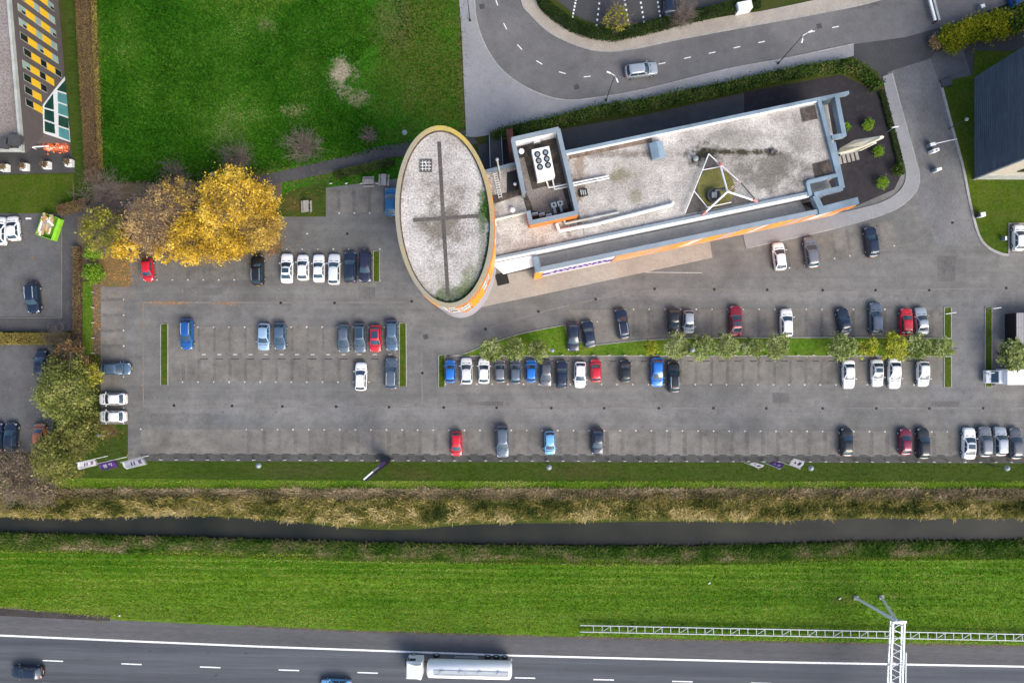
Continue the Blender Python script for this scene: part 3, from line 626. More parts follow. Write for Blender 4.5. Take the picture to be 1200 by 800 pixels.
for _ in range(700):
    t = rng.uniform(-1.9, -.2); d = -.5 - abs(rng.normal())*.14; x, y = ell(t, d); P.append((x, y, 18.47 + rng.random()*.08))
moss = quads_obj('moss', leaf_quads(np.array(P), .12), F['moss']); struct(moss, 'stuff')

# ------------------------------------------------------------------ main office block
Z7 = 7.0
o0 = W(760, 235, 0)
office = empty('office_block', (o0.x, o0.y, 0), 'long low office block with pale gravel roof, blue coping and an orange south front', 'office building')
Rf = [(556, 204), (604, 192.5), (664, 179.5), (958, 117), (981, 206), (944.5, 214.5), (948, 229.5), (578, 306.5), (560, 310)]
MB().prism(WW(Rf, Z7), 0, 6.8).build('wall', M['white'], office)
MB().sheet(WW([(558, 205), (664, 181), (957, 119), (979, 205), (943, 213), (946, 229), (579, 305), (562, 308)], Z7), 6.9).build('roof', M['gravel'], office)
def cop(a, b, w=.5, z0=6.7, z1=7.45, mat='steel', name='coping', zz=Z7):
    A, B = W(*a, zz), W(*b, zz); return MB().beam(A, B, w, z0, z1).build(name, M[mat], office)
cop((662, 179.6), (993, 109.9), .42, 6.6, 7.5)
cop((664, 181.4), (958, 119.3), .2, 6.7, 7.3, 'white')
cop((660, 177.6), (985, 108.4), .25, 2.5, 6.55, 'clad', 'north_fascia')
cop((958, 117.5), (980.5, 205.5), .55, 6.7, 7.46)
cop((979, 114.5), (988, 161), .62, 6.2, 7.47)
cop((973, 161.5), (988.5, 159), .5, 6.2, 7.44)
cop((974.5, 168), (985.5, 221), .75, 6.2, 7.43)
cop((953, 229.2), (986, 220.8), .7, 6.2, 7.41)
cop((944.5, 214.5), (979.5, 206), .5, 6.7, 7.42)
cop((945, 214), (948.5, 230), .5, 6.7, 7.4)
cop((578, 303.2), (948, 226.4), .38, 6.5, 7.3, 'steelgrey')
cop((578, 306.0), (948, 229.2), .36, 6.3, 6.98, 'white')
cop((954, 230), (961, 245), .8, 6.2, 7.39)
cop((958, 247.5), (1004.5, 235.5), .95, 6.2, 7.385)
cop((627, 317), (957.5, 248), .62, 6.35, 7.2, 'steelgrey')
cop((627.3, 301), (631, 318), .85, 6.2, 7.35)
for p in ((562, 204.5), (603, 193)): pass
cop((563, 203.5), (603.5, 192.8), .45, 6.7, 7.43)
# loggia floors behind the south screen and at the east end
def low_floor(px, z, mat='slats', name='terrace_floor'): return MB().prism(WW(px, Z7), 0, z).build(name, M[mat], office)
low_floor([(631, 296.5), (946, 231), (956, 247), (631, 316)], 4.6)
low_floor([(958.6, 118.5), (978.5, 115.5), (986, 160), (971, 162)], 4.8)
low_floor([(946, 214.8), (979, 206.8), (984.5, 219.5), (950, 228.5)], 4.85)
seam = MB()
for i in range(44):
    t = (i+.5)/44; a = W(631 + 315*t, 298 - 66*t, 7); b = W(633 + 322*t, 315 - 68*t, 7); seam.beam(a, b, .05, 4.6, 4.62)
seam.build('floor_rails', M['lightcoping'], office)
# south screen: orange boards, pale diagonal stripes, the lettered grey end
def on_screen(u, off=0.):
    a, b = W(627, 319.6, Z7), W(1004.5, 240, Z7); d = (b-a); n = Vector((d.y, -d.x, 0)).normalized(); return a + d*u + n*off
def screen_panel(name, u0, u1, z0, z1, mat, off=.0, th=.12, slant=0.):
    mm = MB(); p = []
    for (u, z) in ((u0, z0), (u1, z0), (u1 + slant, z1), (u0 + slant, z1)):
        for f in (off, off - th):
            q = on_screen(u, f); p.append((q.x, q.y, z))
    mm.add(p, [[0, 2, 4, 6], [7, 5, 3, 1], [0, 1, 3, 2], [2, 3, 5, 4], [4, 5, 7, 6], [6, 7, 1, 0]]); return mm.build(name, M[mat], office)
screen_panel('south_front', .0, .9, 0, 6.3, 'pinkbrick', -.06, .25)
screen_panel('orange_cladding', .255, .985, .9, 6.6, 'salmon', .05)
screen_panel('orange_cladding', .9, 1.0, 4.6, 6.62, 'orange', .07, .5)
screen_panel('grey_fascia', .012, .25, 1.2, 6.6, 'offwhite', .06)
for i, u in enumerate((.36, .47, .58, .69, .8, .87)):
    screen_panel('pale_stripe', u, u + .02 + .012*(i % 3), 2.2, 6.2, 'flag' if i % 2 else 'pinkbrick', .085, .03, .022)
for u in (.44, .53, .62, .745):
    screen_panel('amber_board', u, u+.05, 2.6, 6.3, 'amber', .075, .03, .02)
# purple fascia writing, too blurred in the place to be read: strokes of the same size
sg = screen_panel('sign_panel', .02, .25, 2.6, 4.6, 'purple', .085, .03, .006)
for i in range(11):
    u = .06 + .0155*i; h = .22 if i % 3 else .36
    q = screen_panel('letter_stroke', u, u + .009, 4.75, 5.2 + h, 'purple', .09, .03, .002)
for i in range(9):
    u = .05 + .041*i*.5; screen_panel('sign_stroke', u, u + .012, 3.2, 3.9, 'flag', .1, .03)
screen_panel('end_board', .0, .028, 0, 6.3, 'amber', .08)
# entrance canopy between the tower and the screen
a, b, c, d = W(577, 309, 6.9), W(628, 298.5, 6.9), W(628, 311.5, 5.2), W(590, 321, 5.2)
MB().add([a, b, c, d] + [p - Vector((0, 0, .2)) for p in (a, b, c, d)], [[3, 2, 1, 0], [4, 5, 6, 7], [0, 1, 5, 4], [1, 2, 6, 5], [2, 3, 7, 6], [3, 0, 4, 7]]).build('entrance_canopy', M['white'], office)
cr = MB()
for i in range(6):
    t = (i+.5)/6; p, q = a.lerp(b, t), d.lerp(c, t); cr.tube(p + Vector((0, 0, .03)), q + Vector((0, 0, .03)), .04)
cr.build('canopy_ribs', M['offwhite'], office)
# plant room on the roof
PZ = 9.8
def pent(a, b, mat='steelgrey', w=.6, z1=PZ):
    A, B = W(*a, PZ), W(*b, PZ); MB().beam(A, B, w*.8, 6.6, z1-.25).build('plant_wall', M[mat], office); MB().beam(A, B, w, z1-.25, z1).build('plant_coping', M['steelgrey'], office)
pent((599.5, 163.5), (655, 151), z1=9.8, mat='white'); pent((654, 151), (676.5, 248), z1=9.795); pent((621, 261), (677.5, 248.8), 'orange', z1=9.79); pent((601, 163), (614, 226), z1=9.785); pent((619, 247), (622.5, 262), 'orange', z1=9.78)
MB().sheet(WW([(600, 168), (655, 156), (676, 250), (622, 264), (612, 228), (575, 240), (572, 252), (566, 255), (562, 232), (610, 222)], Z7), 6.94).build('plant_floor', M['darkfloor'], office)
MB().sheet(WW([(606, 186), (614, 184), (630, 246), (625, 247)], Z7), 6.96).build('gravel_bed', M['browngravel'], office)
MB().sheet(WW([(616, 224), (657, 214), (666, 244), (636, 250), (626, 246)], Z7), 6.957).build('gravel_bed', M['browngravel'], office)
MB().sheet(WW([(594, 202), (605, 199), (609, 222), (594, 226)], Z7), 6.955).build('roof_well', M['black'], office)
for q in ([(937.5, 127), (955, 123), (958.5, 139), (940.5, 143)], [(952, 192), (972, 187), (976, 203), (955, 208)]): MB().sheet(WW(q, Z7), 6.95).build('paved_corner', M['darkfloor'], office)
MB().sheet(WW([(803, 251), (829, 181), (845, 196), (852, 216), (860, 228), (884, 236)], Z7), 6.93).build('mast_bed', M['walkway'], office)
mc = W(839, 220, Z7); MB().sheet([(mc.x + 2.65*math.cos(t), mc.y + 2.75*math.sin(t)) for t in [i*math.pi/16 for i in range(32)]], 6.96).build('moss_bed', M['moss'], office)

mm = MB()
for a_, b_, w_ in (((667, 183.5), (764, 163.5), .7), ((661, 190), (679, 262), .7), ((581, 301), (640, 289), .35), ((560, 208), (566, 300), .8)):
    mm.beam(W(*a_, Z7), W(*b_, Z7), w_, 6.9, 6.925)
mm.build('bare_margin', M['margin'], office)
mm = MB(); mm.tube(W(683, 262, 7), W(686.5, 281, 7), .05)
mm.build('lightning_cable', M['lightcoping'], office)
# things on the roof
def ductline(name, label, pts, r, z, mat='offwhite', legs=True, cat='pipe'):
    P = [W(*p, z) for p in pts]; e = empty(name, (P[0].x, P[0].y, z-.4), label, cat)
    MB().path(P, r, 10).build('pipe', M[mat], e, smooth=40)
    if legs:
        for p, q in zip(P[:-1], P[1:]):
            n = max(1, int((q-p).length/3))
            for i in range(n):
                s = p.lerp(q, (i+.5)/n); MB().box((s.x, s.y, 6.9 + (z-r-6.9)/2), (.3, .3, max(.05, z-r-6.9))).build('foot', M['lid'], e)
    return e
ductline('air_duct', 'longer white duct running along the south edge of the gravel roof', [(652, 262), (655, 270.5), (700, 262), (788, 239.5), (788, 237)], .26, 7.35, cat='duct')
ductline('air_duct', 'shorter pale duct beside the longer one, south of the plant room', [(660, 255), (662, 262), (690, 256), (725, 248.5)], .18, 7.3, 'lightcoping', cat='duct')
ductline('refrigerant_pipe', 'upper of two thin white pipes leaving the plant room eastward', [(640, 211), (643, 220), (649, 219), (713, 206)], .11, 7.35)
ductline('refrigerant_pipe', 'lower of two thin white pipes leaving the plant room eastward', [(647, 208), (650, 222), (714, 208.5)], .11, 7.4)
ductline('drain_pipe', 'kinked cream pipe between the plant room and the tower', [(617, 249), (580, 257.5), (580.5, 265), (575, 266)], .16, 7.3, 'cream')
hc = [W(*p, 9.0) for p in ((623, 175.5), (643.5, 171), (650.5, 206), (630, 211))]; cc = sum(hc, Vector())/4
ac = empty('air_conditioner', (cc.x, cc.y, 6.94), 'white rooftop air conditioner with six round fans inside the plant room', 'air conditioner')
MB().prism(hc, 7.15, 9.0).build('housing', M['white'], ac)
MB().prism([cc.lerp(p, .9) for p in hc], 6.94, 7.15).build('base_frame', M['pole'], ac)
for i in range(3):
    for j in range(2):
        u, v = .27 + .46*j, .19 + .21*i; p = hc[0].lerp(hc[1], u).lerp(hc[3].lerp(hc[2], u), v)
        mm = MB(); mm.tube((p.x, p.y, 9.0), (p.x, p.y, 9.06), .43, .43, 20); f_ = mm.build('fan', M['lid'], ac, smooth=30)
        mm = MB(); mm.tube((p.x, p.y, 9.06), (p.x, p.y, 9.12), .25, .22, 14); mm.build('fan_hub', M['steelgrey'], f_)
        mm = MB()
        for k in range(6):
            t = k*math.pi/3; mm.box((p.x + .36*math.cos(t), p.y + .36*math.sin(t), 9.065), (.2, .03, .02), t)
        mm.build('fan_blade', M['pole'], f_)
mm = MB(); 
for u in (.3, .72):
    p = hc[0].lerp(hc[1], u).lerp(hc[3].lerp(hc[2], u), .82); mm.box((p.x, p.y, 9.01), (.8, .4, .04), R(12))
mm.build('service_panel', M['cream'], ac)
def roofbox(name, label, px, py, z, size, mat, rz=R(12), cat='vent', z0=6.94):
    p = W(px, py, z); e = empty(name, (p.x, p.y, z0), label, cat); MB().box((p.x, p.y, (z0+z)/2), (size[0], size[1], z-z0), rz, .04).build('body', M[mat], e); return e, p
e, p = roofbox('skylight', 'blue ridged skylight on the gravel roof near the north coping', 770.5, 176, 7.7, (1.9, 2.3), 'steel', cat='skylight')
mm = MB(); q = [Vector((x*.95*math.cos(R(12)) - y*1.15*math.sin(R(12)), x*.95*math.sin(R(12)) + y*1.15*math.cos(R(12)), 0)) + Vector((p.x, p.y, 0)) for x, y in ((-1, -1), (0, -1), (1, -1), (1, 1), (0, 1), (-1, 1))]
zz = [7.7, 8.1, 7.7, 7.7, 8.1, 7.7]; mm.add([(v.x, v.y, z) for v, z in zip(q, zz)], [[0, 1, 4, 5], [1, 2, 3, 4], [0, 2, 1], [5, 4, 3]]); mm.build('ridge', M['steel'], e)
e, p = roofbox('roof_cabinet', 'small grey cabinet on dark floor north of the rooftop air conditioner', 629, 165.5, 7.6, (1.0, .5), 'lightcoping', cat='cabinet'); MB().box((p.x, p.y, 7.63), (.85, .38, .05), R(12)).build('lid', M['offwhite'], e)
for px, py, z, r, mat, lab in ((611, 177, 7.7, .42, 'white', 'round white dome vent west of the rooftop air conditioner'), (603.5, 215.5, 7.5, .24, 'white', 'tiny white vent in the black roof well'),
                               (600.5, 245.5, 7.5, .42, 'white', 'white dome vent on a grey plate by the kinked cream pipe'), (815.5, 185.5, 7.6, .42, 'lampglass', 'round glassy vent in a black stain north of the mast'),
                               (905, 177.5, 7.3, .24, 'walkway', 'little ring vent at the east end of the dark stain on the gravel')):
    p = W(px, py, z); e = empty('roof_vent', (p.x, p.y, 6.9), lab, 'vent')
    mm = MB(); mm.tube((p.x, p.y, 6.9), (p.x, p.y, z-.1), r*.75, r*.75, 14); mm.build('pipe', M['pole'], e, smooth=40)
    mm = MB(); mm.ball((p.x, p.y, z-.1), r, .5, 14, 6); mm.build('cap', M[mat], e, smooth=60)
for px, lab in ((649, 'left of two square grey fan boxes inside the south plant room wall'), (656.5, 'right of two square grey fan boxes inside the south plant room wall')):
    e, p = roofbox('exhaust_fan', lab, px, 240 - (px-649)*.25, 8.4, (.75, .7), 'steelgrey', cat='fan'); mm = MB(); mm.tube((p.x, p.y, 8.4), (p.x, p.y, 8.44), .16, .16, 12); mm.build('opening', M['black'], e)
    b_ = W(px + 2, 250 - (px-649)*.25, 8.0); MB().beam((p.x, p.y), (b_.x, b_.y), .34, 7.6, 8.0).build('outlet_duct', M['steelgrey'], e)
for px, py, lab in ((627, 250.5, 'leftmost of three pale boxes in the south west corner of the plant room'), (635, 251, 'middle of three pale boxes in the south west corner of the plant room'), (643.5, 252, 'flattest of three pale boxes, beside the fan boxes of the plant room')):
    e, p = roofbox('roof_unit', lab, px, py, 7.7, (.8, .4), 'offwhite', cat='unit'); MB().box((p.x, p.y-.05, 7.72), (.6, .2, .04), R(12)).build('grille', M['steelgrey'], e)
e, p = roofbox('roof_unit', 'small dark unit on a brown patch east of the plant room', 683.5, 225.5, 7.4, (1.2, 1.0), 'lid', cat='unit')
for i in (-.3, 0, .3): MB().box((p.x+i, p.y, 7.43), (.16, .7, .06), R(12)).build('grille', M['lightcoping'], e)
# ladder lying on the west gravel, north parapet vent pipe
l0, l1 = W(580, 202, 7.1), W(586.5, 232, 7.1); e = empty('roof_ladder', (l0.x, l0.y, 6.95), 'white ladder lying on the gravel strip between tower and plant room', 'ladder')
d = (l1-l0).normalized(); n = Vector((-d.y, d.x, 0))*.24
for sgn in (1, -1): MB().tube(l0 + n*sgn, l1 + n*sgn, .035).build('rail', M['offwhite'], e)
for i in range(11):
    p = l0.lerp(l1, (i+.5)/11); MB().tube(p + n, p - n, .05).build('rung', M['offwhite'], e)
p0, p1, p2 = W(582.5, 187, 8.6), W(585, 199, 7.4), W(586.8, 212, 7.2); e = empty('vent_pipe', (p1.x, p1.y, 7.0), 'bent grey vent pipe over the thin coping beside the tower', 'pipe')
MB().path([p0, p1, p2], .12).build('pipe', M['lightcoping'], e, smooth=40); mm = MB(); mm.ball(p0, .26); mm.build('cowl', M['galv'], e)
# mast with its triangular frame and tripod
ms = empty('antenna_mast', (W(852, 226, 7).x, W(852, 226, 7).y, 6.95), 'red and white lattice mast on a white tripod with a triangular frame on the roof', 'mast')
def pole3(name, a, b, r, mat='offwhite'): return MB().tube(W(*a), W(*b), r, r, 8).build(name, M[mat], ms, smooth=40)
tri = [(830.5, 180.5, 7.5), (802.5, 250, 7.5), (887, 238, 7.5)]
pole3('frame_tube', (830.5, 180.5, 7.5), (802.5, 250, 7.5), .085); pole3('frame_tube', (830.5, 180.5, 7.5), (868, 214, 7.5), .075); pole3('frame_tube', (868, 214, 7.5), (887, 236, 7.5), .07, 'pole'); pole3('frame_tube', (813.5, 224, 7.4), (829, 243, 7.4), .07); pole3('frame_tube', (822.5, 199.5, 7.4), (843, 195.5, 7.4), .06)
pole3('frame_tube', (829, 243, 7.4), (857, 237, 7.4), .06)
for q in ((843, 190, 7.6), (887, 236, 7.6), (823, 252, 7.6)):
    pole3('tripod_leg', q, (852.5, 224.5, 8.7), .14, 'white'); c = W(*q); mm = MB(); mm.tube(c, c + Vector((0, 0, .2)) + (W(852.5, 224.5, 8.7)-c)*.14, .17, .17, 8); mm.build('leg_sleeve', M['fadedred'], ms)
base, top = W(852.5, 224.5, 8.7), W(852.5, 224.5, 8.7); top = Vector((base.x, base.y, 17.5))
for k in range(6):
    z0, z1 = 8.7 + k*.9, 8.7 + (k+1)*.9; mm = MB()
    for i in range(3):
        t = i*2.094; u = (i+1)*2.094; r = .13
        mm.tube((base.x + r*math.cos(t), base.y + r*math.sin(t), z0), (base.x + r*math.cos(t), base.y + r*math.sin(t), z1), .03, .03, 5)
        mm.tube((base.x + r*math.cos(t), base.y + r*math.sin(t), z0), (base.x + r*math.cos(u), base.y + r*math.sin(u), z1), .018, .018, 4)
    mm.build('mast_section', M['fadedred' if k % 2 else 'white'], ms)
rc = W(837, 228.5, 7.8); e = empty('roof_drum', (rc.x, rc.y, 6.96), 'black ringed drum on the moss bed beside the mast', 'drum')
mm = MB(); mm.tube((rc.x, rc.y, 6.96), (rc.x, rc.y, 7.8), .95, .95, 20); mm.build('shell', M['pole'], e, smooth=40)
mm = MB(); mm.tube((rc.x, rc.y, 7.8), (rc.x, rc.y, 7.83), .78, .78, 20); mm.build('top', M['black'], e)
MB().path([(rc.x, rc.y + .6, 7.9), (rc.x + 1.5, rc.y + .85, 7.9)], .2).build('pipe', M['pole'], e)
mm = MB()
for i in range(5): mm.box((rc.x - .3 + .15*i, rc.y, 7.86), (.08, .8, .05))
mm.build('grille', M['galv'], e)
# cream double-bladed sign totem by the east end
tt = empty('sign_totem', (*W(985, 179, 0).to_2d(), 0), 'cream twin bladed totem standing on charcoal gravel at the east end of the office', 'totem')
def blade(name, pts, th, mat='cream'):
    # standing thin slab: points (px, py, z) of the outline
    P = [W(*p) for p in pts]; n = (P[1]-P[0]).cross(P[2]-P[0]).normalized()*th; k = len(P)
    MB().add([p + n for p in P] + [p - n for p in P], [list(range(k)), list(range(2*k-1, k-1, -1))] + [[i, k+i, k+(i+1) % k, (i+1) % k] for i in range(k)]).build(name, M[mat], tt)
tb0 = W(986, 180, 0); tb1 = W(1010, 177, 0)
blade('tall_blade', [(983, 180, .1), (986, 174, .6), (1003, 164.5, 4.5), (1034.5, 159.5, 10.5), (1033, 162, 10.2), (1012, 172, 5), (996, 178, 1.5)], .22)
blade('short_blade', [(1004.5, 176.5, .3), (1006, 173, .8), (1024, 166, 5.0), (1026, 168, 5.0), (1008, 176.8, 1.0)], .2)
mm = MB(); q = W(996, 178, 0); mm.box((q.x, q.y, .1), (3.2, .5, .2), R(14)); mm.build('base', M['lightcoping'], tt)
mm = MB()
for i in range(5): 
    q = W(984 + 5*i, 188 - 1.2*i, 0); mm.box((q.x, q.y, .08), (.45, 1.2, .12), R(14))
ben = tag(mm.build('floor_grate', M['wood']), 'weathered slatted grate on charcoal gravel below the cream totem', 'grate')

# external stair in the service yard
st = empty('outdoor_stair', (*W(580, 185, 0).to_2d(), 0), 'dark steel outdoor stair dropping between the tower and the plant room', 'stair')
sa, sb = W(590, 197, 4), W(588, 155, .3); d = (sb-sa); n = Vector((-d.y, d.x, 0)).normalized()
for i in range(16):
    p = sa.lerp(sb, (i+.5)/16); MB().box((p.x-1.0, p.y, p.z-.05), (1.7, d.length/16*.92, .1)).build('tread', M['brick'], st)
for s_ in (-1.9, -.08):
    a = sa + Vector((s_, 0, .5)); b = sb + Vector((s_, 0, .5)); MB().tube(a, b, .06).build('handrail', M['steelgrey'], st)
    MB().tube(a - Vector((0, 0, .65)), b - Vector((0, 0, .65)), .09).build('stringer', M['pole'], st)
bw = MB(); bw.beam(W(597, 165), W(601, 191), .9, 0, 5.2); tag(bw.build('brick_wall', M['redbrick']), 'narrow red brown wall beside the outdoor stair', 'wall')
# dark mat on the apron
mt = W(588.5, 327, 0); tag(MB().box((mt.x, mt.y, .09), (1.85, 1.75, .06), R(14), .02).build('door_mat', M['lid']), 'dark square mat on warm paving below the white entrance canopy', 'mat')

# ------------------------------------------------------------------ north west building
ax = W(25, 176, 11); bx = W(10, 0, 11); wd = Vector((bx.x-ax.x, bx.y-ax.y, 0)).normalized(); wn = Vector((wd.y, -wd.x, 0))   # along the wall northwards; outwards (east)
if wn.x < 0: wn = -wn
def wp(u, z, off=0.): q = Vector((ax.x, ax.y, 0)) + wd*u + wn*off; return (q.x, q.y, z)
def on_wall(px, py):
    o = Vector((0, (400-NY)*S, H)); r = W(px, py, 0) - o; a = Vector((ax.x, ax.y, 0)); t = (a-o).dot(wn)/r.dot(wn); h = o + r*t; return ((h-a).dot(wd), h.z)
nb = empty('brick_office', (*W(60, 100, 0).to_2d(), 0), 'grey brown brick office with yellow panels between its windows and a teal glass corner', 'office building')
u1 = 4.2; uN = 42
q = [wp(u1, 0)[:2], wp(uN, 0)[:2], (wp(uN, 0)[0]-30, wp(uN, 0)[1]), (wp(u1, 0)[0]-30, wp(u1, 0)[1])]
MB().prism(q, 0, 10.5).build('wall', M['brownbrick'], nb)
# wedge that overhangs the entrance
e0, e1 = wp(0, 0), wp(u1-.003, 0)
vs = [(e0[0], e0[1], 9.9), (e1[0], e1[1], 5.6), (e1[0]-30, e1[1], 5.6), (e0[0]-30, e0[1], 9.9)]; vs += [(x, y, 10.5) for x, y, z in vs]
MB().add(vs, [[0, 3, 2, 1], [4, 5, 6, 7], [0, 1, 5, 4], [1, 2, 6, 5], [2, 3, 7, 6], [3, 0, 4, 7]]).build('overhang', M['brownbrick'], nb)
MB().sheet([wp(.3, 0, -.3)[:2], wp(uN, 0, -.3)[:2], (wp(uN, 0)[0]-29.5, wp(uN, 0)[1]), (e0[0]-29.5, e0[1]+.3)], 10.55).build('roof', M['browngravel'], nb)
MB().beam(wp(-.12, 0, -.12), wp(uN, 0, -.12), .34, 10.4, 11.0).build('coping', M['lightcoping'], nb)
MB().beam((e0[0]-30, e0[1]+.1), (e0[0]-.02, e0[1]+.1), .34, 10.4, 10.99).build('coping', M['lightcoping'], nb)
for (px, py, wdt) in ((4, 168, 1.3), (16, 164, 1.7)):
    c = W(px, py, 11.3); MB().box((c.x, c.y, 11.0), (wdt, 1.4, .9), R(-5)).build('roof_box', M['darkasph'], nb)
def wall_quad(name, uz, mat, off, th, parent=nb):
    a = [wp(u, z, off) for u, z in uz]; b = [wp(u, z, off-th) for u, z in uz]; k = len(uz)
    return MB().add(a + b, [list(range(k)), list(range(2*k-1, k-1, -1))] + [[i, k+i, k+(i+1) % k, (i+1) % k] for i in range(k)]).build(name, M[mat], parent)
zb = [9.3, 7.75, 5.9, 4.55, 2.75, 1.3]
ns = [5, 5, 5, 5, 5, 5, 5, 5, 4, 3, 2, 2]
rr = random.Random(3)
for i, kk in enumerate(ns):
    u = on_wall(24, -52 + 15.6*i if i < 8 else 73 + 14.2*(i-8))[0]
    sh = .45 if i == 7 else 0.
    for j in range(kk):
        z1, z0 = zb[j] - sh, zb[j+1] - sh + .02; uu = u
        if j % 2: wall_quad('yellow_panel', [(uu-.5, z0+.02), (uu+.5, z0+.02), (uu+.5, z1-.02), (uu-.5, z1-.02)], 'yellow', .05, .08)
        else:
            f_ = wall_quad('window', [(uu-.52, z0), (uu+.52, z0), (uu+.52, z1), (uu-.52, z1)], 'lightcoping', .03, .08)
            dark = rr.random() < (.75 if i >= 6 else .3)
            wall_quad('pane', [(uu-.44, z0+.07), (uu+.44, z0+.07), (uu+.44, z1-.07), (uu-.44, z1-.07)], 'darkglass' if dark else 'paleglass', .045, .03, f_)
            if not dark and rr.random() < .5: wall_quad('open_pane', [(uu-.44, z0+.07), (uu-.1, z0+.07), (uu-.1, z0+.8), (uu-.44, z0+.8)], 'darkglass', .06, .03, f_)
gp = [on_wall(*p) for p in ((77, 91), (82.5, 167), (51, 156), (50, 123), (62, 107))]
gp = [(u, max(z, .15)) for u, z in gp]
gl = wall_quad('glass_corner', gp, 'white', .06, .1)
mid = on_wall(63, 107), on_wall(65.5, 160)
def shrink(P, f):
    c = (sum(p[0] for p in P)/len(P), sum(p[1] for p in P)/len(P)); return [(c[0] + (p[0]-c[0])*f, c[1] + (p[1]-c[1])*f) for p in P]
def gpx(P): return [on_wall(*p) for p in P]
for P, mt_ in (([(51.5, 124), (61.5, 110), (62.5, 129), (51.5, 126)], 'tealdark'), ([(51.5, 128), (62.5, 131), (63, 144), (51.5, 140)], 'tealdark'), ([(51.5, 142), (63, 146), (64, 157), (52, 154)], 'tealdark'),
              ([(66, 105.5), (76, 94), (77, 109), (66.5, 106)], 'tealdark'), ([(67, 108), (77.5, 111.5), (78.5, 123), (67, 119)], 'teal'), ([(67.5, 121), (78.5, 125), (79.5, 137), (67.5, 133)], 'teal'), ([(68, 135), (79.5, 139), (80, 151), (68, 147)], 'tealdark'), ([(68, 149), (80, 153), (81, 165), (68.5, 160)], 'teal')):
    wall_quad('pane', gpx(P), mt_, .09, .03, gl)
# barrier netting heap, white rail and planters by the entrance
p = W(69, 174, 0); e = empty('barrier_heap', (p.x, p.y, .012), 'crumpled orange red barrier netting on the ground at the glass corner', 'barrier')
mm = MB(); mm.box((p.x, p.y, .35), (3.0, .5, .7), R(5), .1); mm.build('board', M['cream'], e)
quads_obj('netting', leaf_quads(np.stack([p.x + rng.uniform(-1.8, 1.8, 420), p.y + rng.normal(0, .35, 420), .15 + rng.random(420)*.9], 1), .16), M['redplastic'], e)
a, b = W(37, 172.5, 1), W(57, 171, 1); e = empty('handrail', (a.x, a.y, 0), 'short white handrail beside the orange netting', 'rail'); MB().tube(a, b, .11).build('rail', M['white'], e)
for q in (a, b): MB().tube((q.x, q.y, .012), (q.x, q.y, 1), .05).build('post', M['white'], e)
for i, (px, py) in enumerate(((4, 196), (27, 195), (53, 193), (79.5, 190.5))):
    q = W(px, py, .8); lab = ['westernmost white cube planter, cut by the photo edge', 'second white cube planter from the photo edge', 'third white cube planter from the photo edge, below the netting', 'white cube planter nearest the grass strip'][i]
    e = empty('cube_planter', (q.x, q.y, .012), lab, 'planter', 'white cube planters before the brick office'); MB().box((q.x, q.y, .41), (1.05, 1.05, .8), 0, .04).build('tub', M['white'], e)
    Pq = np.stack([q.x + rng.normal(0, .25, 260), q.y + rng.normal(0, .25, 260), .82 + rng.random(260)*.5], 1); quads_obj('plant', leaf_quads(Pq, .09), F['hedgebrown'], e)

# ------------------------------------------------------------------ north east building
cw = W(1141, 210, 0); cn = W(1141, 92, 0)
ne = empty('clad_hall', (cw.x + 5, (cw.y+cn.y)/2, 0), 'tall hall with dark blue ribbed cladding at the right edge of the photo', 'hall')
MB().prism([(cw.x, cw.y), (cw.x, cn.y), (cw.x+40, cn.y), (cw.x+40, cw.y)], .1, 13).build('wall', M['beige'], ne)
rb = MB(); n_ = 30
for k in range(n_):
    z0 = .15 + k*.43; rb.add([(cw.x-.02, cw.y-.05, z0), (cw.x-.09, cw.y-.05, z0+.1), (cw.x-.09, cw.y-.05, z0+.32), (cw.x-.02, cw.y-.05, z0+.43), (cw.x-.02, cn.y+.05, z0), (cw.x-.09, cn.y+.05, z0+.1), (cw.x-.09, cn.y+.05, z0+.32), (cw.x-.02, cn.y+.05, z0+.43)],
                             [[0, 1, 5, 4], [1, 2, 6, 5], [2, 3, 7, 6]])
rb.build('cladding', M['clad'], ne)
MB().box((cw.x-.04, cw.y-.06, 6.5), (.22, .22, 13)).build('corner_trim', M['lightcoping'], ne)
MB().prism([(cw.x-.3, cw.y-.4), (cw.x-.3, cn.y+.4), (cw.x+41, cn.y+.4), (cw.x+41, cw.y-.4)], 13, 13.4).build('roof', M['clad'], ne)
MB().box((cw.x+10, cw.y-.03, 1.2), (20, .1, 2.2)).build('dado', M['lightcoping'], ne)
for k in range(4): MB().box((cw.x+5+7*k, cw.y-.08, 5), (3, .08, 1.6)).build('window', M['darkglass'], ne)
# ------------------------------------------------------------------ trees, shrubs, hedges, reeds
def crown_points(rad, hz, n_cl, per, flat=.75, sig=.09):
    """leaf positions: clusters round the crown's shell and inside it, gaps between"""
    out = []; ton = []
    lob = rng.normal(size=(9, 3)); lob /= np.linalg.norm(lob, axis=1)[:, None]; amp = rng.uniform(.72, 1.12, 9)
    for _ in range(n_cl):
        d = rng.normal(size=3); d /= np.linalg.norm(d); d[2] = d[2] if d[2] > -.35 else -d[2]
        k = int(np.argmax(lob @ d)); r = rad*amp[k]*rng.uniform(.5, 1.0)**.6
        c = np.array([d[0]*r, d[1]*r, d[2]*r*flat]); s = rad*sig*rng.uniform(.6, 1.4)
        q = c + rng.normal(size=(int(per*rng.uniform(.4, 1.5)), 3))*np.array([s, s, s*.6]); out.append(q); ton.append(np.clip(rng.random()*.95 + rng.normal(0, .16, len(q)), 0, 1))
    P = np.concatenate(out); P[:, 2] += hz; crown_points.tone = np.concatenate(ton); return P
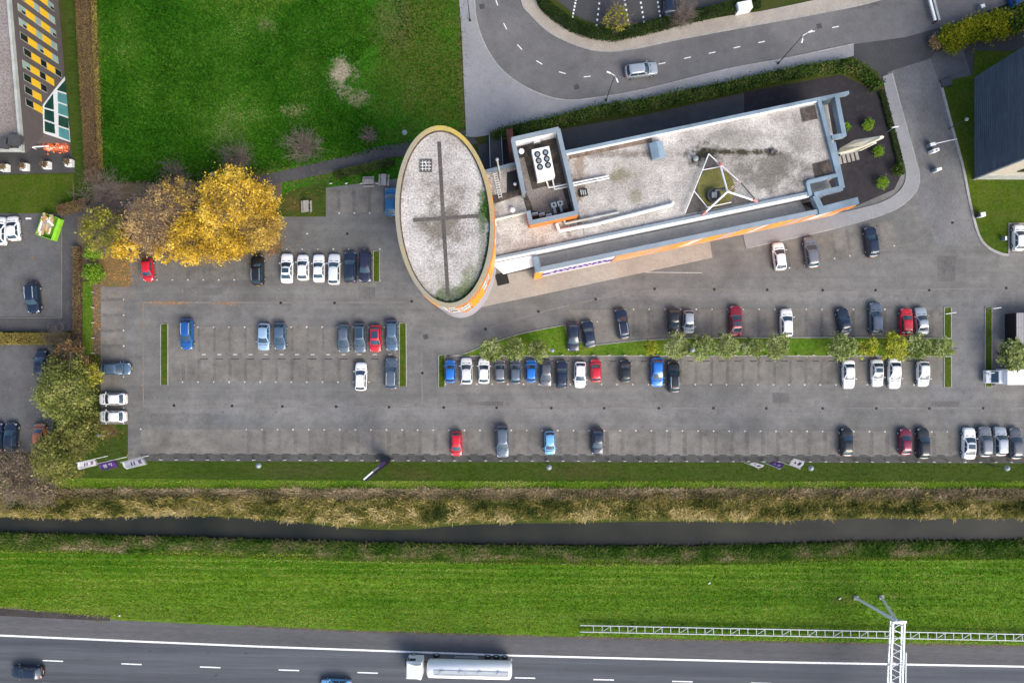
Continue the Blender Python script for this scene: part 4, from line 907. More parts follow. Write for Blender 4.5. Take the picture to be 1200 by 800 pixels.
def limbs(m, h, rad, n, r0):
    m.tube((0, 0, 0), (.05*h*.1, 0, h*.45), r0, r0*.7, 8); tip = Vector((.05*h*.1, 0, h*.45))
    for i in range(n):
        t = 2*math.pi*(i + random.random()*.6)/n; a = tip - Vector((0, 0, random.random()*h*.15)); q = Vector((math.cos(t)*rad*.5, math.sin(t)*rad*.5, h*(.62 + .2*random.random())))
        m.tube(a, q, r0*.45, r0*.2, 5)
        for _ in range(3):
            e = q + Vector((random.gauss(0, .3)*rad, random.gauss(0, .3)*rad, random.uniform(.05, .22)*h)); m.tube(q, e, r0*.18, r0*.06, 4)
def tree(name, label, px, py, rad, h, mat, n_cl, per, leaf, group, twigs=0, flat=.7):
    c = W(px, py, h*.6); e = empty(name, (c.x, c.y, 0), label, 'tree', group)
    mm = MB(); limbs(mm, h, rad, 7, .05*rad + .06); mm.build('trunk', M['bark'], e, world=False, smooth=50)
    P = crown_points(rad, h*.62, n_cl, per, flat); P[:, 2] = np.clip(P[:, 2], .5, None)
    quads_obj('crown', leaf_quads(P, leaf*rng.choice([.7, 1., 1.5], len(P), p=[.4, .4, .2])[:, None], .9), F[mat], e, world=False, tone=crown_points.tone)
    if twigs:
        mm = MB()
        for _ in range(twigs):
            t = random.uniform(0, 6.28); el = random.uniform(.2, 1.4); r1 = rad*random.uniform(.75, 1.12)
            a = Vector((math.cos(t)*rad*.25, math.sin(t)*rad*.25, h*.5)); b = Vector((math.cos(t)*math.cos(el)*r1, math.sin(t)*math.cos(el)*r1, h*.6 + math.sin(el)*rad*.62))
            mm.tube(a, b, .035, .012, 3, False)
            for _ in range(3):
                q = a.lerp(b, random.uniform(.4, .95)); mm.tube(q, q + Vector((random.gauss(0, .18)*rad, random.gauss(0, .18)*rad, random.uniform(.02, .16)*rad)), .018, .008, 3, False)
        mm.build('twigs', M['twig'], e, world=False)
    return e
G1 = 'autumn trees beside the field'
tree('autumn_tree', 'thin olive yellow autumn tree with bare outer twigs, westernmost of the autumn row', 124, 272, 3.5, 5.5, 'olivegold', 149, 27, .115, G1, 160)
tree('autumn_tree', 'small golden tree left of the red car under the big autumn trees', 149, 286, 2.5, 4.2, 'gold', 109, 37, .115, G1, 66)
tree('autumn_tree', 'half bare tan brown tree between olive and golden crowns', 186, 257, 5.0, 7.5, 'tan', 264, 32, .115, G1, 320)
tree('autumn_tree', 'amber tree with mixed twigs and leaves behind the golden front crowns', 214, 238, 3.6, 7.0, 'amber', 138, 27, .115, G1, 352)
tree('autumn_tree', 'bright golden round crown at the front of the autumn row, left one', 231, 276, 4.1, 6.5, 'gold', 264, 42, .115, G1, 132)
tree('autumn_tree', 'large golden amber crown at the back right of the autumn row', 272, 240, 4.9, 8.5, 'gold', 322, 40, .115, G1, 264)
tree('autumn_tree', 'deep golden crown at the middle front of the autumn row', 268, 276, 3.9, 6.5, 'gold', 241, 42, .115, G1, 110)
tree('autumn_tree', 'paler amber crown at the east end of the autumn row beside the bays', 302, 269, 3.6, 6.6, 'amber', 241, 42, .115, G1, 132)
tree('autumn_tree', 'small amber tree tucked at the back right near the field path', 307, 240, 3.2, 6.5, 'gold', 172, 35, .115, G1, 132)
tree('autumn_tree', 'low golden fringe tree between the half bare crown and the red car', 196, 285, 2.7, 4.5, 'gold', 126, 35, .115, G1, 88)
G2 = 'olive trees at the west corner'
tree('olive_tree', 'large olive crowned tree beside the two white west facing cars', 78, 458, 5.2, 8.0, 'greyolive', 363, 39, .125, G2, 60)
tree('olive_tree', 'thin rusty tree with reddish twigs at the north of the olive clump', 86, 425, 3.0, 5.5, 'rusty', 143, 23, .125, G2, 200)
tree('olive_tree', 'small yellow green tree at the right side of the olive clump', 103, 440, 2.4, 6.0, 'olivegold', 121, 29, .125, G2, 20)
tree('olive_tree', 'dark olive tree above the white flags, middle of the clump', 94, 505, 3.5, 6.5, 'olive', 286, 36, .125, G2, 40)
tree('olive_tree', 'yellow olive tree at the ditch end of the olive clump', 70, 533, 4.2, 6.5, 'olive', 308, 36, .125, G2, 60)
def shrub(label, px, py, rad, mat, n, leaf=.13, name='shrub', flat=.8, group=None):
    c = W(px, py, rad*.6); e = empty(name, (c.x, c.y, 0), label, 'shrub', group)
    mm = MB()
    for i in range(6): mm.tube((0, 0, 0), (math.cos(i)*rad*.5, math.sin(i)*rad*.5, rad*.9), .04, .015, 4)
    mm.build('stem', M['bark'], e, world=False)
    P = crown_points(rad, rad*.75, n, 26, flat, .17); P[:, 2] = np.clip(P[:, 2], .06, None); quads_obj('foliage', leaf_quads(P, leaf, .4), F[mat], e, world=False); return e
shrub('bright green shrub just below the westernmost autumn tree', 112, 297, 1.2, 'limeleaf', 45)
shrub('bright green shrub at the head of the narrow green strip', 112, 321, 1.5, 'limeleaf', 60)
shrub('clipped lime green ball half hidden by the office end frame', 989.5, 149.5, .75, 'limeleaf', 40, .09, 'round_shrub', group='round shrubs on the charcoal gravel')
shrub('clipped lime green ball north of the cream totem', 1017.5, 146.5, .85, 'limeleaf', 45, .09, 'round_shrub', group='round shrubs on the charcoal gravel')
shrub('clipped lime green ball just below the tip of the cream totem', 1027.5, 177, .85, 'limeleaf', 45, .09, 'round_shrub', group='round shrubs on the charcoal gravel')
shrub('clipped lime green ball near the curved pavement corner', 1033, 214.5, .85, 'limeleaf', 45, .09, 'round_shrub', group='round shrubs on the charcoal gravel')
shrub('dark green shrub where hedge and curved pavement meet', 1052, 200, .9, 'hedge', 40, .1)
def bare(label, px, py, rad, n, h=None, name='bare_shrub', mat='twig', leaves=0, lm='scrub'):
    h = h or rad*.9; c = W(px, py, h*.5); e = empty(name, (c.x, c.y, 0), label, 'bare shrub'); mm = MB()
    for _ in range(int(n*.8)):
        t = random.uniform(0, 6.28); r1 = rad*random.uniform(.3, 1.0); b = Vector((math.cos(t)*r1, math.sin(t)*r1, h*random.uniform(.45, 1))); mid = b*.5 + Vector((random.gauss(0, .12)*rad, random.gauss(0, .12)*rad, h*.12))
        st0 = Vector((random.gauss(0, .12)*rad, random.gauss(0, .12)*rad, 0)); mm.tube(st0, mid, .022, .016, 3, False); mm.tube(mid, b, .016, .007, 3, False)
        for _ in range(7):
            q = st0.lerp(b, random.uniform(.35, 1)) + Vector((random.gauss(0, .09), random.gauss(0, .09), .05))*rad; mm.tube(q, q + Vector((math.cos(t)*.5 + random.gauss(0, .9), math.sin(t)*.5 + random.gauss(0, .9), random.uniform(.1, .8)))*rad*.17, .015, .006, 3, False)
    mm.build('twigs', M[mat], e, world=False)
    if leaves: quads_obj('leaves', leaf_quads(crown_points(rad*.9, h*.55, leaves, 14, .5), .12, .5), F[lm], e, world=False)
    return e
bare('spreading bare grey shrub at the corner of brick path and beech hedge', 122, 226, 4.2, 150, 3.6)
bare('faint bare shrub on the field edge above the tan tree', 205, 205, 3.0, 80)
bare('rounded pinkish bare shrub on the field edge above the golden trees', 277, 185, 3.3, 130)
bare('bare shrub on the field edge by the lit path, middle of three', 355, 172, 3.4, 130)
bare('small bare shrub on the field edge near the oval tower', 432, 158, 1.7, 60)
bare('tangled brown bare thicket at the far left end of the reeds', 18, 558, 5.2, 260, 3.0, 'bare_thicket', leaves=120)
bare('second brown bare thicket between the reeds and the olive clump', 50, 572, 3.4, 160, 2.0, 'bare_thicket', leaves=80)
bare('pale brown bare tree beside the parked car on the north car park', 801, 17, 2.4, 110, 4.5, 'bare_tree')
e = bare('faint yellowish young tree in the hedge of the north car park', 724, 24, 2.4, 90, 4.0, 'young_tree', leaves=60, lm='olivegold')
bare('thin bare shrub leaning over the lower yellow hedge by the brick path', 70, 395, 2.6, 90, 2.2)
# the row of small trees on the long island: three kinds, copied
def row_proto(mat, label, px, py, rad=1.75, h=4.4):
    return tree('island_tree', label, px, py, rad, h, mat, 120, 30, .11, 'small trees along the car park islands', 12, .72)
pr = row_proto('row', 'pale grey green island tree at the pointed west end of the long island', 577.5, 411)
rowt = [(603, 408, 1.0, 'row', 'second island tree from the west tip of the long island'), (630, 410.5, 1.12, 'row', 'full island tree just left of the three navy cars on the long island'),
        (763, 407, .72, 'rowyellow', 'small yellow green island tree above the bright blue car'), (793, 406, .98, 'row', 'island tree above the tall black car'), (822.5, 406.5, 1.08, 'row', 'island tree with pale crown, next right of the one above the tall black car'),
        (851, 406.5, .98, 'row', 'island tree below the dark red car'), (880.5, 407, 1.0, 'row', 'island tree right of the one below the dark red car'), (911.5, 406, 1.1, 'row', 'island tree below the lone white car north of the island'),
        (986, 408, 1.12, 'row', 'island tree at the left of the eastern five, above a white car'), (1018, 407, .92, 'rowyellow', 'yellow green island tree, second of the eastern five'), (1046.5, 406, .98, 'rowyellow', 'yellow green island tree, third of the eastern five'),
        (1075.5, 407, 1.1, 'row', 'island tree below the red and silver pair, fourth of the eastern five'), (1104, 407, 1.16, 'row', 'large island tree at the east tip of the long island')]
kinds = [pr]
for k_ in range(2):
    px, py, sc, mat, lab = rowt.pop(3*k_ + 1); kinds.append(tree('island_tree', lab, px, py, (1.65, 1.9)[k_], (3.9, 4.8)[k_], 'row', (80, 130)[k_], 30, .11, 'small trees along the car park islands', 26, (.85, .6)[k_]))
for i_, (px, py, sc, mat, lab) in enumerate(rowt):
    c = W(px, py, 2.6); sc *= random.uniform(.9, 1.1); t = copy_thing(kinds[i_ % 3], (c.x, c.y, 0), random.uniform(0, 6.28), lab, scale=(sc*random.uniform(.88, 1.12), sc*random.uniform(.88, 1.12), .85 + .2*random.random()))
    for ch in t.children:
        if ch.name.startswith('crown'): ch.material_slots[0].link = 'OBJECT'; ch.material_slots[0].material = F[mat]
c = W(1187, 414, 3); t = copy_thing(pr, (c.x, c.y, 0), 2.2, 'wide grey green tree beside the grey roofed container at the right edge', scale=(1.35, 1.3, 1.15))
# hedges
def hedge(name, label, line, width, h, mat, dens, leaf, top=None, cat='hedge', rag=.15):
    pts = [Vector((p.x, p.y)) for p in line]; mm = MB(); e = empty(name, (pts[0].x, pts[0].y, 0), label, cat)
    for a, b in zip(pts[:-1], pts[1:]): mm.beam(a, b, width*.7, 0, h*.82)
    mm.build('core', M['corehedge'], e)
    out = []
    for a, b in zip(pts[:-1], pts[1:]):
        L = (b-a).length; n = int(L*dens*(width + h)); d = (b-a)/max(L, 1e-6); nn_ = Vector((-d.y, d.x)); t = rng.random(n)*L; s = rng.uniform(-.5, .5, n)*width + rng.normal(0, rag*.5, n)
        edge_ = np.abs(s)/(width*.5); z = np.where(rng.random(n) < .35, rng.random(n)*h, h*(.82 + .22*rng.random(n))) + rng.normal(0, rag*.4, n)
        side = z < h*.8; s = np.where(side, np.sign(s)*width*(.42 + .1*rng.random(n)), s)
        out.append(np.stack([a.x + d.x*t + nn_.x*s, a.y + d.y*t + nn_.y*s, np.clip(z, .05, None)], 1))
    P = np.concatenate(out); q = leaf_quads(P, leaf, .3); o = quads_obj('foliage', q, F[mat], e)
    return e
M['corehedge'] = plain('hedge twigs inside', (.035, .03, .018), .95, var=.3)
hedge('beech_hedge', 'long clipped brown beech hedge along the west side of the field', WW([(100, -40), (101, 0), (104, 60), (108, 130), (113, 215)], 0), 1.9, 1.3, 'hedgebrown', 200, .075, rag=.06)
hl = WW([(110.5, -40), (111, 0), (113, 60), (116, 130), (119, 200)], 0)
quads_obj('x', leaf_quads(np.zeros((1, 3)), .01), F['hedgeyellow']); bpy.data.objects.remove(bpy.data.objects['x'])
hedge('grass_fringe', 'yellowed grass fringe at the field foot of the beech hedge', hl, .7, .5, 'hedgeyellow', 150, .08, rag=.1, cat='grass fringe')
hedge('beech_hedge', 'short brown beech hedge by the open container of cardboard', WW([(71, 247.5), (104, 238)], .6), 1.35, 1.5, 'hedgebrown', 200, .075, rag=.06)
hedge('beech_hedge', 'low yellow brown hedge below the dark path of the west car park', WW([(-30, 397), (88, 397)], 0), 1.7, 1.1, 'hedgeyellow', 170, .09)
hedge('beech_hedge', 'narrow brown hedge along the green strip west of the main car park', WW([(93.5, 290), (93.5, 410)], 0), .95, 1.0, 'hedgebrown', 170, .08)
road_h = WW(spline([(576, 163), (600, 154.5), (650, 144), (700, 131.5), (750, 124), (800, 113.5), (850, 104), (900, 92.5), (950, 83), (988, 78.5), (1012, 87), (1028, 104)], 3), .5)
hedge('green_hedge', 'green hedge between the north road pavement and the shaded service yard', road_h, 1.6, 1.2, 'hedge', 110, .13, rag=.5)
hedge('green_hedge', 'low thin green hedge along the curved pavement of the side road', WW(spline([(1033, 108), (1043, 145), (1053, 185), (1056, 205)], 4), .2), .85, .5, 'hedgedark', 130, .09)
nh = WW(spline([(632, -40), (636, 0), (650, 17), (678, 34), (714, 42), (745, 37), (800, 23), (860, 9), (890, 3)], 4), .5)
hedge('green_hedge', 'dark green hedge around the north car park at the top of the photo', nh, 1.6, 1.2, 'hedgedark', 120, .11, rag=.2)
hedge('box_hedge', 'clipped green box hedge block beside the path at the oval tower', WW([(392, 206), (462, 189)], .4), 1.3, .8, 'hedge', 200, .075, rag=.05)
for i, (px, py, r_, mt_, lab) in enumerate(((1115, 46, 1.9, 'acid', 'acid yellow bush at the left end of the bush row by the junction'), (1133, 38, 2.0, 'acid', 'acid yellow bush, second of the row by the junction'), (1152, 35, 2.1, 'acid', 'large yellow green bush in the middle of the junction row'),
                                 (1170, 30, 2.0, 'acid', 'yellow bush with golden top, fourth of the junction row'), (1186, 26, 2.0, 'hedge', 'dark green bush near the right end of the junction row'), (1203, 20, 2.2, 'acid', 'yellowing bush cut by the photo edge at the end of the junction row'))):
    shrub(lab, px, py, r_, mt_, 110, .15, 'bush', .7, 'bushes beside the road junction')
shrub('low dark brown shrub between junction and acid yellow bush', 1096, 50, 1.2, 'tan', 40, .1, 'low_shrub', .4)
# reeds and bank vegetation: nobody could count the stems
def scatter_band(ymin, ymax, n, x0=-120, x1=1320):
    x = rng.uniform(x0, x1, n); t = rng.random(n); return x, np.array([ymin(a) + (ymax(a)-ymin(a))*b for a, b in zip(x, t)]), t
def toW(x, y, z): return np.stack([(x-600)*S, (400-y)*S, z], 1)
def clumpy(x, y, amp, sc):
    return np.sin(x*sc + 1.3*np.sin(y*.31)) * np.sin(y*.37 + x*sc*.43) * amp
def patchy(x, y, n, sx, sy, seed):
    """soft random clump field: sum of many gaussian bumps, about -1..1"""
    r_ = np.random.default_rng(seed); cx = r_.uniform(-140, 1340, n); cy = r_.uniform(y.min(), y.max(), n); a = r_.choice([-1., 1.], n); o = np.zeros(len(x)); od = np.argsort(x); xs_ = x[od]
    for c_, d_, s_ in zip(cx, cy, a):
        i, j = np.searchsorted(xs_, c_ - 3*sx), np.searchsorted(xs_, c_ + 3*sx); k = od[i:j]; o[k] += s_*np.exp(-((x[k]-c_)/sx)**2 - ((y[k]-d_)/sy)**2)
    return np.clip(o, -1.3, 1.3)
jag = np.cumsum(rng.normal(0, 1, 400)); jag = np.convolve(jag - np.linspace(jag[0], jag[-1], 400), np.ones(3)/3, 'same'); jag = jag/np.abs(jag).max()*4 + rng.normal(0, 1.3, 400)
def shore(a): return interp(tb, a) - 3 + float(np.interp(a, np.linspace(-120, 1320, 400), jag))
x, y, t = scatter_band(lambda a: 579, shore, 68000)
cl = patchy(x, y, 1100, 6, 3.2, 1); P = toW(x, y, -.3 + .4*rng.random(len(x))); tone = np.clip(.5*rng.random(len(x)) + .1 + .3*cl + .32*np.clip((t - .55)*2.5, 0, 1), 0, 1)
struct(quads_obj('reeds', blades(P, (.62 + .2*cl)*np.where(t > .85, .75, 1.), .065, 1.3, (.0, -.03)), F['reed'], tone=tone), 'stuff')
x, y, t = scatter_band(lambda a: 572.5, lambda a: 584, 22000)
cl = patchy(x, y, 420, 14, 3.5, 2); P = toW(x, y, .02 + .25*rng.random(len(x))); tone = np.clip(.5*rng.random(len(x)) + .22 + .4*np.clip(1 - t*2.2, 0, 1) - .1*(t > .6) + .3*cl, 0, 1)
struct(quads_obj('dead_scrub', blades(P, .5 + .15*cl, .055, 1.3), F['scrub'], tone=tone), 'stuff')
x, y, t = scatter_band(lambda a: interp(bb, a), lambda a: interp(bb, a) + 16 + 2*math.sin(a*.05) + 2*math.sin(a*.017), 36000)
cl = patchy(x, y, 420, 16, 4, 3); P = toW(x, y, np.where(t < .3, -.6 + 2*t, .02)); tone = np.clip(.42*rng.random(len(x)) + .1 + .5*np.clip((t-.62)*3, 0, 1)*(cl > .05)*np.clip((1.05-t)*6, 0, 1) + .16*cl, 0, 1)
struct(quads_obj('bank_tussocks', blades(P, .45, .055, 1.25), F['bankgrass'], tone=tone), 'stuff')
x, y, t = scatter_band(lambda a: 563.5, lambda a: 575, 18000); P = toW(x, y, np.full(len(x), .01)); tone = np.clip(.5*rng.random(len(x)) + .35 + .35*(t > .7) + .2*patchy(x, y, 120, 16, 5, 4), 0, 1)
struct(quads_obj('grass_tufts', blades(P, .25, .045, 1.3), F['vergetuft'], tone=tone), 'stuff')
x, y, t = scatter_band(lambda a: interp(bb, a) + 12, lambda a: my(a, edge_y) - 2, 90000); P = toW(x, y, np.full(len(x), .01))
yr = y - (x*.010); stripe = .7*np.sin(yr*.78 + .5*np.sin(x*.006)) + .35*np.sin(yr*1.5 + 1 + .4*np.sin(x*.011))
tone = np.clip(.3*rng.random(len(x)) + .28 + .26*stripe*np.clip(1.3 - t*1.4, .12, 1) + .1*patchy(x, y, 160, 60, 5, 5) + .2*np.clip((t-.72)*3, 0, 1), 0, 1)
struct(quads_obj('verge_grass', blades(P, .24, .065, 1.3), F['vergetuft'], tone=tone), 'stuff')
x, y, t = scatter_band(lambda a: 541.5, lambda a: 563, 20000, 150, 1320); P = toW(x, y, np.full(len(x), .01)); tone = np.clip(.4*rng.random(len(x)) + .05 + .15*patchy(x, y, 200, 18, 5, 6), 0, 1)
struct(quads_obj('lawn_grass', blades(P, .11, .04, 1.3), F['lawntuft'], tone=tone), 'stuff')
fx = rng.uniform(110, 548, 80000); fy = rng.uniform(-5, 215, 80000); k_ = np.array([b < 150 or b < 228 - (a-150)*.17 for a, b in zip(fx, fy)]) & ~((fx > 425 + 20*np.sin(fy*.05)) & (rng.random(len(fx)) < .72)) & ~(rng.random(len(fx)) < 1.5*np.exp(-((fx-398)/13)**2 - ((fy-84)/20)**2) + .9*np.exp(-((fx-415)/20)**2 - ((fy-116)/12)**2) + .7*np.exp(-((fx-345)/26)**2 - ((fy-130)/9)**2) + .5*np.exp(-((fx-312)/14)**2 - ((fy-28)/10)**2)); fx, fy = fx[k_], fy[k_]
tone = np.clip(.75*rng.random(len(fx))**1.5 + .08 + .22*patchy(fx, fy, 260, 22, 18, 7) + .15*patchy(fx, fy, 900, 7, 6, 8), 0, 1); P = toW(fx, fy, np.full(len(fx), .01))
struct(quads_obj('field_grass', blades(P, .26, .075, 1.25), F['fieldtuft'], tone=tone), 'stuff')
# fallen leaves along gutters and under the autumn trees
L_ = []
for (cx, cy, sx, sy, n) in ((198, 355, 16, 1.2, 150), (266, 355, 7, 1.1, 70), (168, 378, 1.2, 12, 25), (168, 440, 1, 20, 18), (135, 318, 14, 14, 420), (150, 312, 5, 16, 200), (230, 300, 60, 3, 500), (320, 288, 8, 8, 160), (352, 236, 16, 8, 25), (113, 375, 3, 30, 220), (300, 250, 35, 30, 250), (250, 330, 70, 20, 60), (90, 490, 30, 40, 200), (700, 417, 150, 1.5, 150), (950, 417, 100, 1.5, 150)):
    L_.append(toW(cx + rng.normal(0, sx, n), cy + rng.normal(0, sy, n), np.full(n, .035)))
struct(quads_obj('fallen_leaves', leaf_quads(np.concatenate(L_), .085, 2.5), F['fallen']), 'stuff')
# ------------------------------------------------------------------ cars
PAINT = {}
def paint(k, c, metal=.25, rough=.32): PAINT[k] = plain('car paint ' + k, c, rough, metal, .5, var=0, coat=.8)
for k, c, mt_ in (('white', (.78, .78, .79), 0), ('pearl', (.66, .67, .68), .1), ('silver', (.42, .45, .48), .5), ('paleblue', (.32, .46, .62), .35), ('steelblue', (.085, .14, .21), .4), ('greyblue', (.11, .14, .18), .4), ('navy', (.01, .018, .042), .2), ('indigo', (.018, .018, .05), .2),
                 ('black', (.009, .01, .012), .1), ('blue', (.012, .10, .33), .3), ('brightblue', (.012, .15, .55), .2), ('tealblue', (.012, .12, .27), .3), ('lightblue', (.16, .40, .66), .2), ('red', (.52, .006, .018), .05), ('darkred', (.22, .006, .02), .2), ('wine', (.19, .01, .04), .25), ('grey', (.10, .105, .115), .4), ('rust', (.38, .12, .05), .1), ('midgrey', (.17, .18, .2), .4)): paint(k, c, mt_)
STY = {  # length, width, roof height, hood height, cowl y, roof front y, roof rear y, rear base y, deck height
    'hatch': (4.1, 1.80, 1.50, .96, 1.08, .16, -1.30, -1.86, 1.02), 'sedan': (4.6, 1.84, 1.46, .94, 1.02, .06, -1.02, -1.74, 1.0), 'wagon': (4.65, 1.84, 1.50, .95, 1.1, .18, -1.72, -2.18, 1.02),
    'suv': (4.55, 1.90, 1.70, 1.05, 1.1, .26, -1.72, -2.12, 1.1), 'mini': (3.5, 1.68, 1.50, .98, 1.05, .3, -1.18, -1.62, 1.0)}
def car_proto(st):
    L, Wd, Hr, hz, cw_, rf, rr_, rb_, dz = STY[st]; e = empty('parked_car', (0, 0, -50), 'proto', 'car'); hw = Wd/2; m = MB()
    ys = [-L/2, -L/2+.06, -L/2+.2, -L/2+.45, rb_-.05 if rb_-.05 > -L/2+.47 else -L/2+.5, -1.0, 0, cw_-.1, cw_+.08, L/2-.62, L/2-.34, L/2-.14, L/2-.04, L/2]
    wf = [.70, .82, .92, .97, .985, 1, 1, .995, .985, .955, .90, .80, .68, .55]
    nose = hz - .2
    tz = [dz-.25, dz-.12, dz-.05, dz-.01, dz, hz+.03, hz+.03, hz+.02, hz, hz-.05, hz-.11, nose, nose-.1, nose-.2]
    prof = ((-.9, .2), (-.98, .32), (-1, .58), (-.985, .82), (-.93, .95), (-.82, .995), (-.4, 1.02), (0, 1.03))
    prof = prof + tuple((-a, b) for a, b in prof[-2::-1]); k = len(prof); vs = []
    for y, w_, t_ in zip(ys, wf, tz):
        for a, b in prof: vs.append((a*w_*hw, y, .18 + (t_-.18)*((b-.2)/.8) if b > .2 else .2))
    fs = [[i*k+j, (i+1)*k+j, (i+1)*k+(j+1) % k, i*k+(j+1) % k] for i in range(len(ys)-1) for j in range(k)] + [list(range(k)), list(range((len(ys)-1)*k+k-1, (len(ys)-1)*k-1, -1))]
    m.add(vs, fs)
    lv = [(hz-.06, cw_, rb_, .90), (hz+.3*(Hr-hz), cw_ + (rf-cw_)*.33, rb_ + (rr_-rb_)*.28, .855), (Hr-.09, rf+.1, rr_-.06, .715), (Hr-.03, rf-.04, rr_+.08, .65), (Hr, rf-.3, rr_+.35, .5)]
    AX = (-1, -.6, 0, .6, 1)
    def ringpts(l):
        z, yf, yr, w_ = l; w_ *= hw; cf = .16; p = [(a*w_, yf - cf*a*a, z) for a in AX]
        for f in (.25, .5, .75): p.append((w_*(1 + .02*math.sin(f*3.14)), (yf-cf)*(1-f) + (yr+.1)*f, z))
        p += [(a*w_, yr + .1*a*a, z) for a in AX[::-1]]
        for f in (.25, .5, .75): p.append((-w_*(1 + .02*math.sin(f*3.14)), (yr+.1)*(1-f) + (yf-cf)*f, z))
        return p
    rg = [ringpts(l) for l in lv]; n = len(rg[0]); vs = [p for r_ in rg for p in r_] + [(0, (rf+rr_)/2, Hr+.012)]
    fs = [[i*n+j, (i+1)*n+j, (i+1)*n+(j+1) % n, i*n+(j+1) % n] for i in range(len(rg)-1) for j in range(n)] + [[(len(rg)-1)*n+(j+1) % n, (len(rg)-1)*n+j, len(rg)*n] for j in range(n)]
    m.add(vs, fs)
    body = m.build('body', bpy.data.materials['car paint white'], e, world=False, smooth=38); body.material_slots[0].link = 'OBJECT'
    # glass just proud of the cabin
    def lerp3(t):
        f = min(1.9999, t*2); i = int(f); f -= i; a, b = lv[i], lv[i+1]; return [a[q] + (b[q]-a[q])*f for q in range(4)]
    def glass(name, rows, fn):
        mm = MB(); V = [fn(s, t) for t in rows for s in AXG]; c_ = len(AXG); mm.add(V, [[i*c_+j, i*c_+j+1, (i+1)*c_+j+1, (i+1)*c_+j] for i in range(len(rows)-1) for j in range(c_-1)]); return mm.build(name, M['carglass'], e, world=False, smooth=60)
    AXG = (-.9, -.6, -.3, 0, .3, .6, .9)
    def wfn(s, t): z, yf, yr, w_ = lerp3(t); return (s*w_*hw, yf - .16*s*s + .014, z + .014)
    def rfn(s, t): z, yf, yr, w_ = lerp3(t); return (s*w_*hw, yr + .1*s*s - .014, z + .014)
    glass('windscreen', (.1, .35, .65, .97), wfn); glass('rear_window', (.2, .45, .7, .96), rfn)
    for sg in (-1, 1):
        mm = MB()
        for f0, f1 in ((.1, .48), (.52, .92)):
            V = []
            for t in (.22, .5, .92):
                z, yf, yr, w_ = lerp3(t)
                for f in (f0, (f0+f1)/2, f1): V.append((sg*(w_*hw*(1+.02*math.sin(f*3.14)) + .012), (yf-.16)*(1-f) + (yr+.1)*f, z))
            mm.add(V, [[i*3+j, i*3+j+1, (i+1)*3+j+1, (i+1)*3+j] for i in range(2) for j in range(2)])
        mm.build('side_window', M['carglass'], e, world=False)
        mr = MB(); mr.box((sg*(hw+.09), cw_-.3, hz+.08), (.22, .11, .14), sg*.15, .03); o = mr.build('mirror', bpy.data.materials['car paint white'], e, world=False); o.material_slots[0].link = 'OBJECT'
        for yy in (L*.305, -L*.3):
            mm = MB(); mm.tube((sg*(hw-.19), yy, .32), (sg*(hw+.012), yy, .32), .32, .32, 18); wh = mm.build('wheel', M['tyre'], e, world=False, smooth=40)
            mm = MB(); mm.tube((sg*(hw+.0), yy, .32), (sg*(hw+.022), yy, .32), .2, .18, 12); mm.build('rim', M['galv'], wh, world=False)
        mm = MB(); mm.add([(sg*hw*.42, L/2-.065, nose-.08), (sg*hw*.80, L/2-.20, nose-.05), (sg*hw*.885, L/2-.40, hz-.14), (sg*hw*.62, L/2-.26, hz-.125), (sg*hw*.42, L/2-.03, nose-.2), (sg*hw*.84, L/2-.18, nose-.19)], [[0, 1, 2, 3], [4, 5, 1, 0], [5, 2, 1]])
        for i, v in enumerate(mm.v): mm.v[i] = (v[0]*1.01, v[1]+.02, v[2]+.03)
        mm.build('headlight', M['headlamp'], e, world=False)
        mm = MB(); mm.box((sg*hw*.70, -L/2+.075, dz-.22), (.3, .12, .15), sg*.25, .03); mm.build('taillight', M['tail'], e, world=False)
    for yy, z_ in ((L/2+.005, .42), (-L/2-.005, .55)): mm = MB(); mm.box((0, yy, z_), (.52, .03, .11)); mm.build('number_plate', M['plate'], e, world=False)
    mm = MB(); mm.box((0, L/2-.015, .5), (.95, .05, .14), 0, .02); mm.build('grille', M['black'], e, world=False)
    mm = MB(); mm.tube((0, cw_+.16, hz+.005), (0, cw_+.10, hz+.01), .02); mm.box((0, cw_+.10, hz+.012), (1.25, .1, .02)); mm.build('wiper_cowl', M['black'], e, world=False)
    return e
protos = {k: car_proto(k) for k in STY}
def rails(root, st, mat='chrome'):
    L, Wd, Hr, hz, cw_, rf, rr_, rb_, dz = STY[st]
    for sg in (-1, 1): MB().path([(sg*.62*Wd/2, rf-.15, Hr-.0), (sg*.64*Wd/2, (rf+rr_)/2, Hr+.05), (sg*.62*Wd/2, rr_+.1, Hr-.0)], .045, 6).build('roof_rail', M[mat], root, world=False)
def sunroof(root, st, full=True):
    L, Wd, Hr, hz, cw_, rf, rr_, rb_, dz = STY[st]; a, b = rf-.16, (rr_+.24 if full else rf-.9); w_ = .56*Wd/2
    MB().add([(sx*w_*f, y, Hr+.034 - .012*abs(f)) for y in (a, (a+b)/2, b) for sx, f in ((-1, 1), (1, 0), (1, 1))], [[i*3+j, i*3+j+1, (i+1)*3+j+1, (i+1)*3+j] for i in range(2) for j in range(2)]).build('sunroof', M['carglass'], root, world=False)
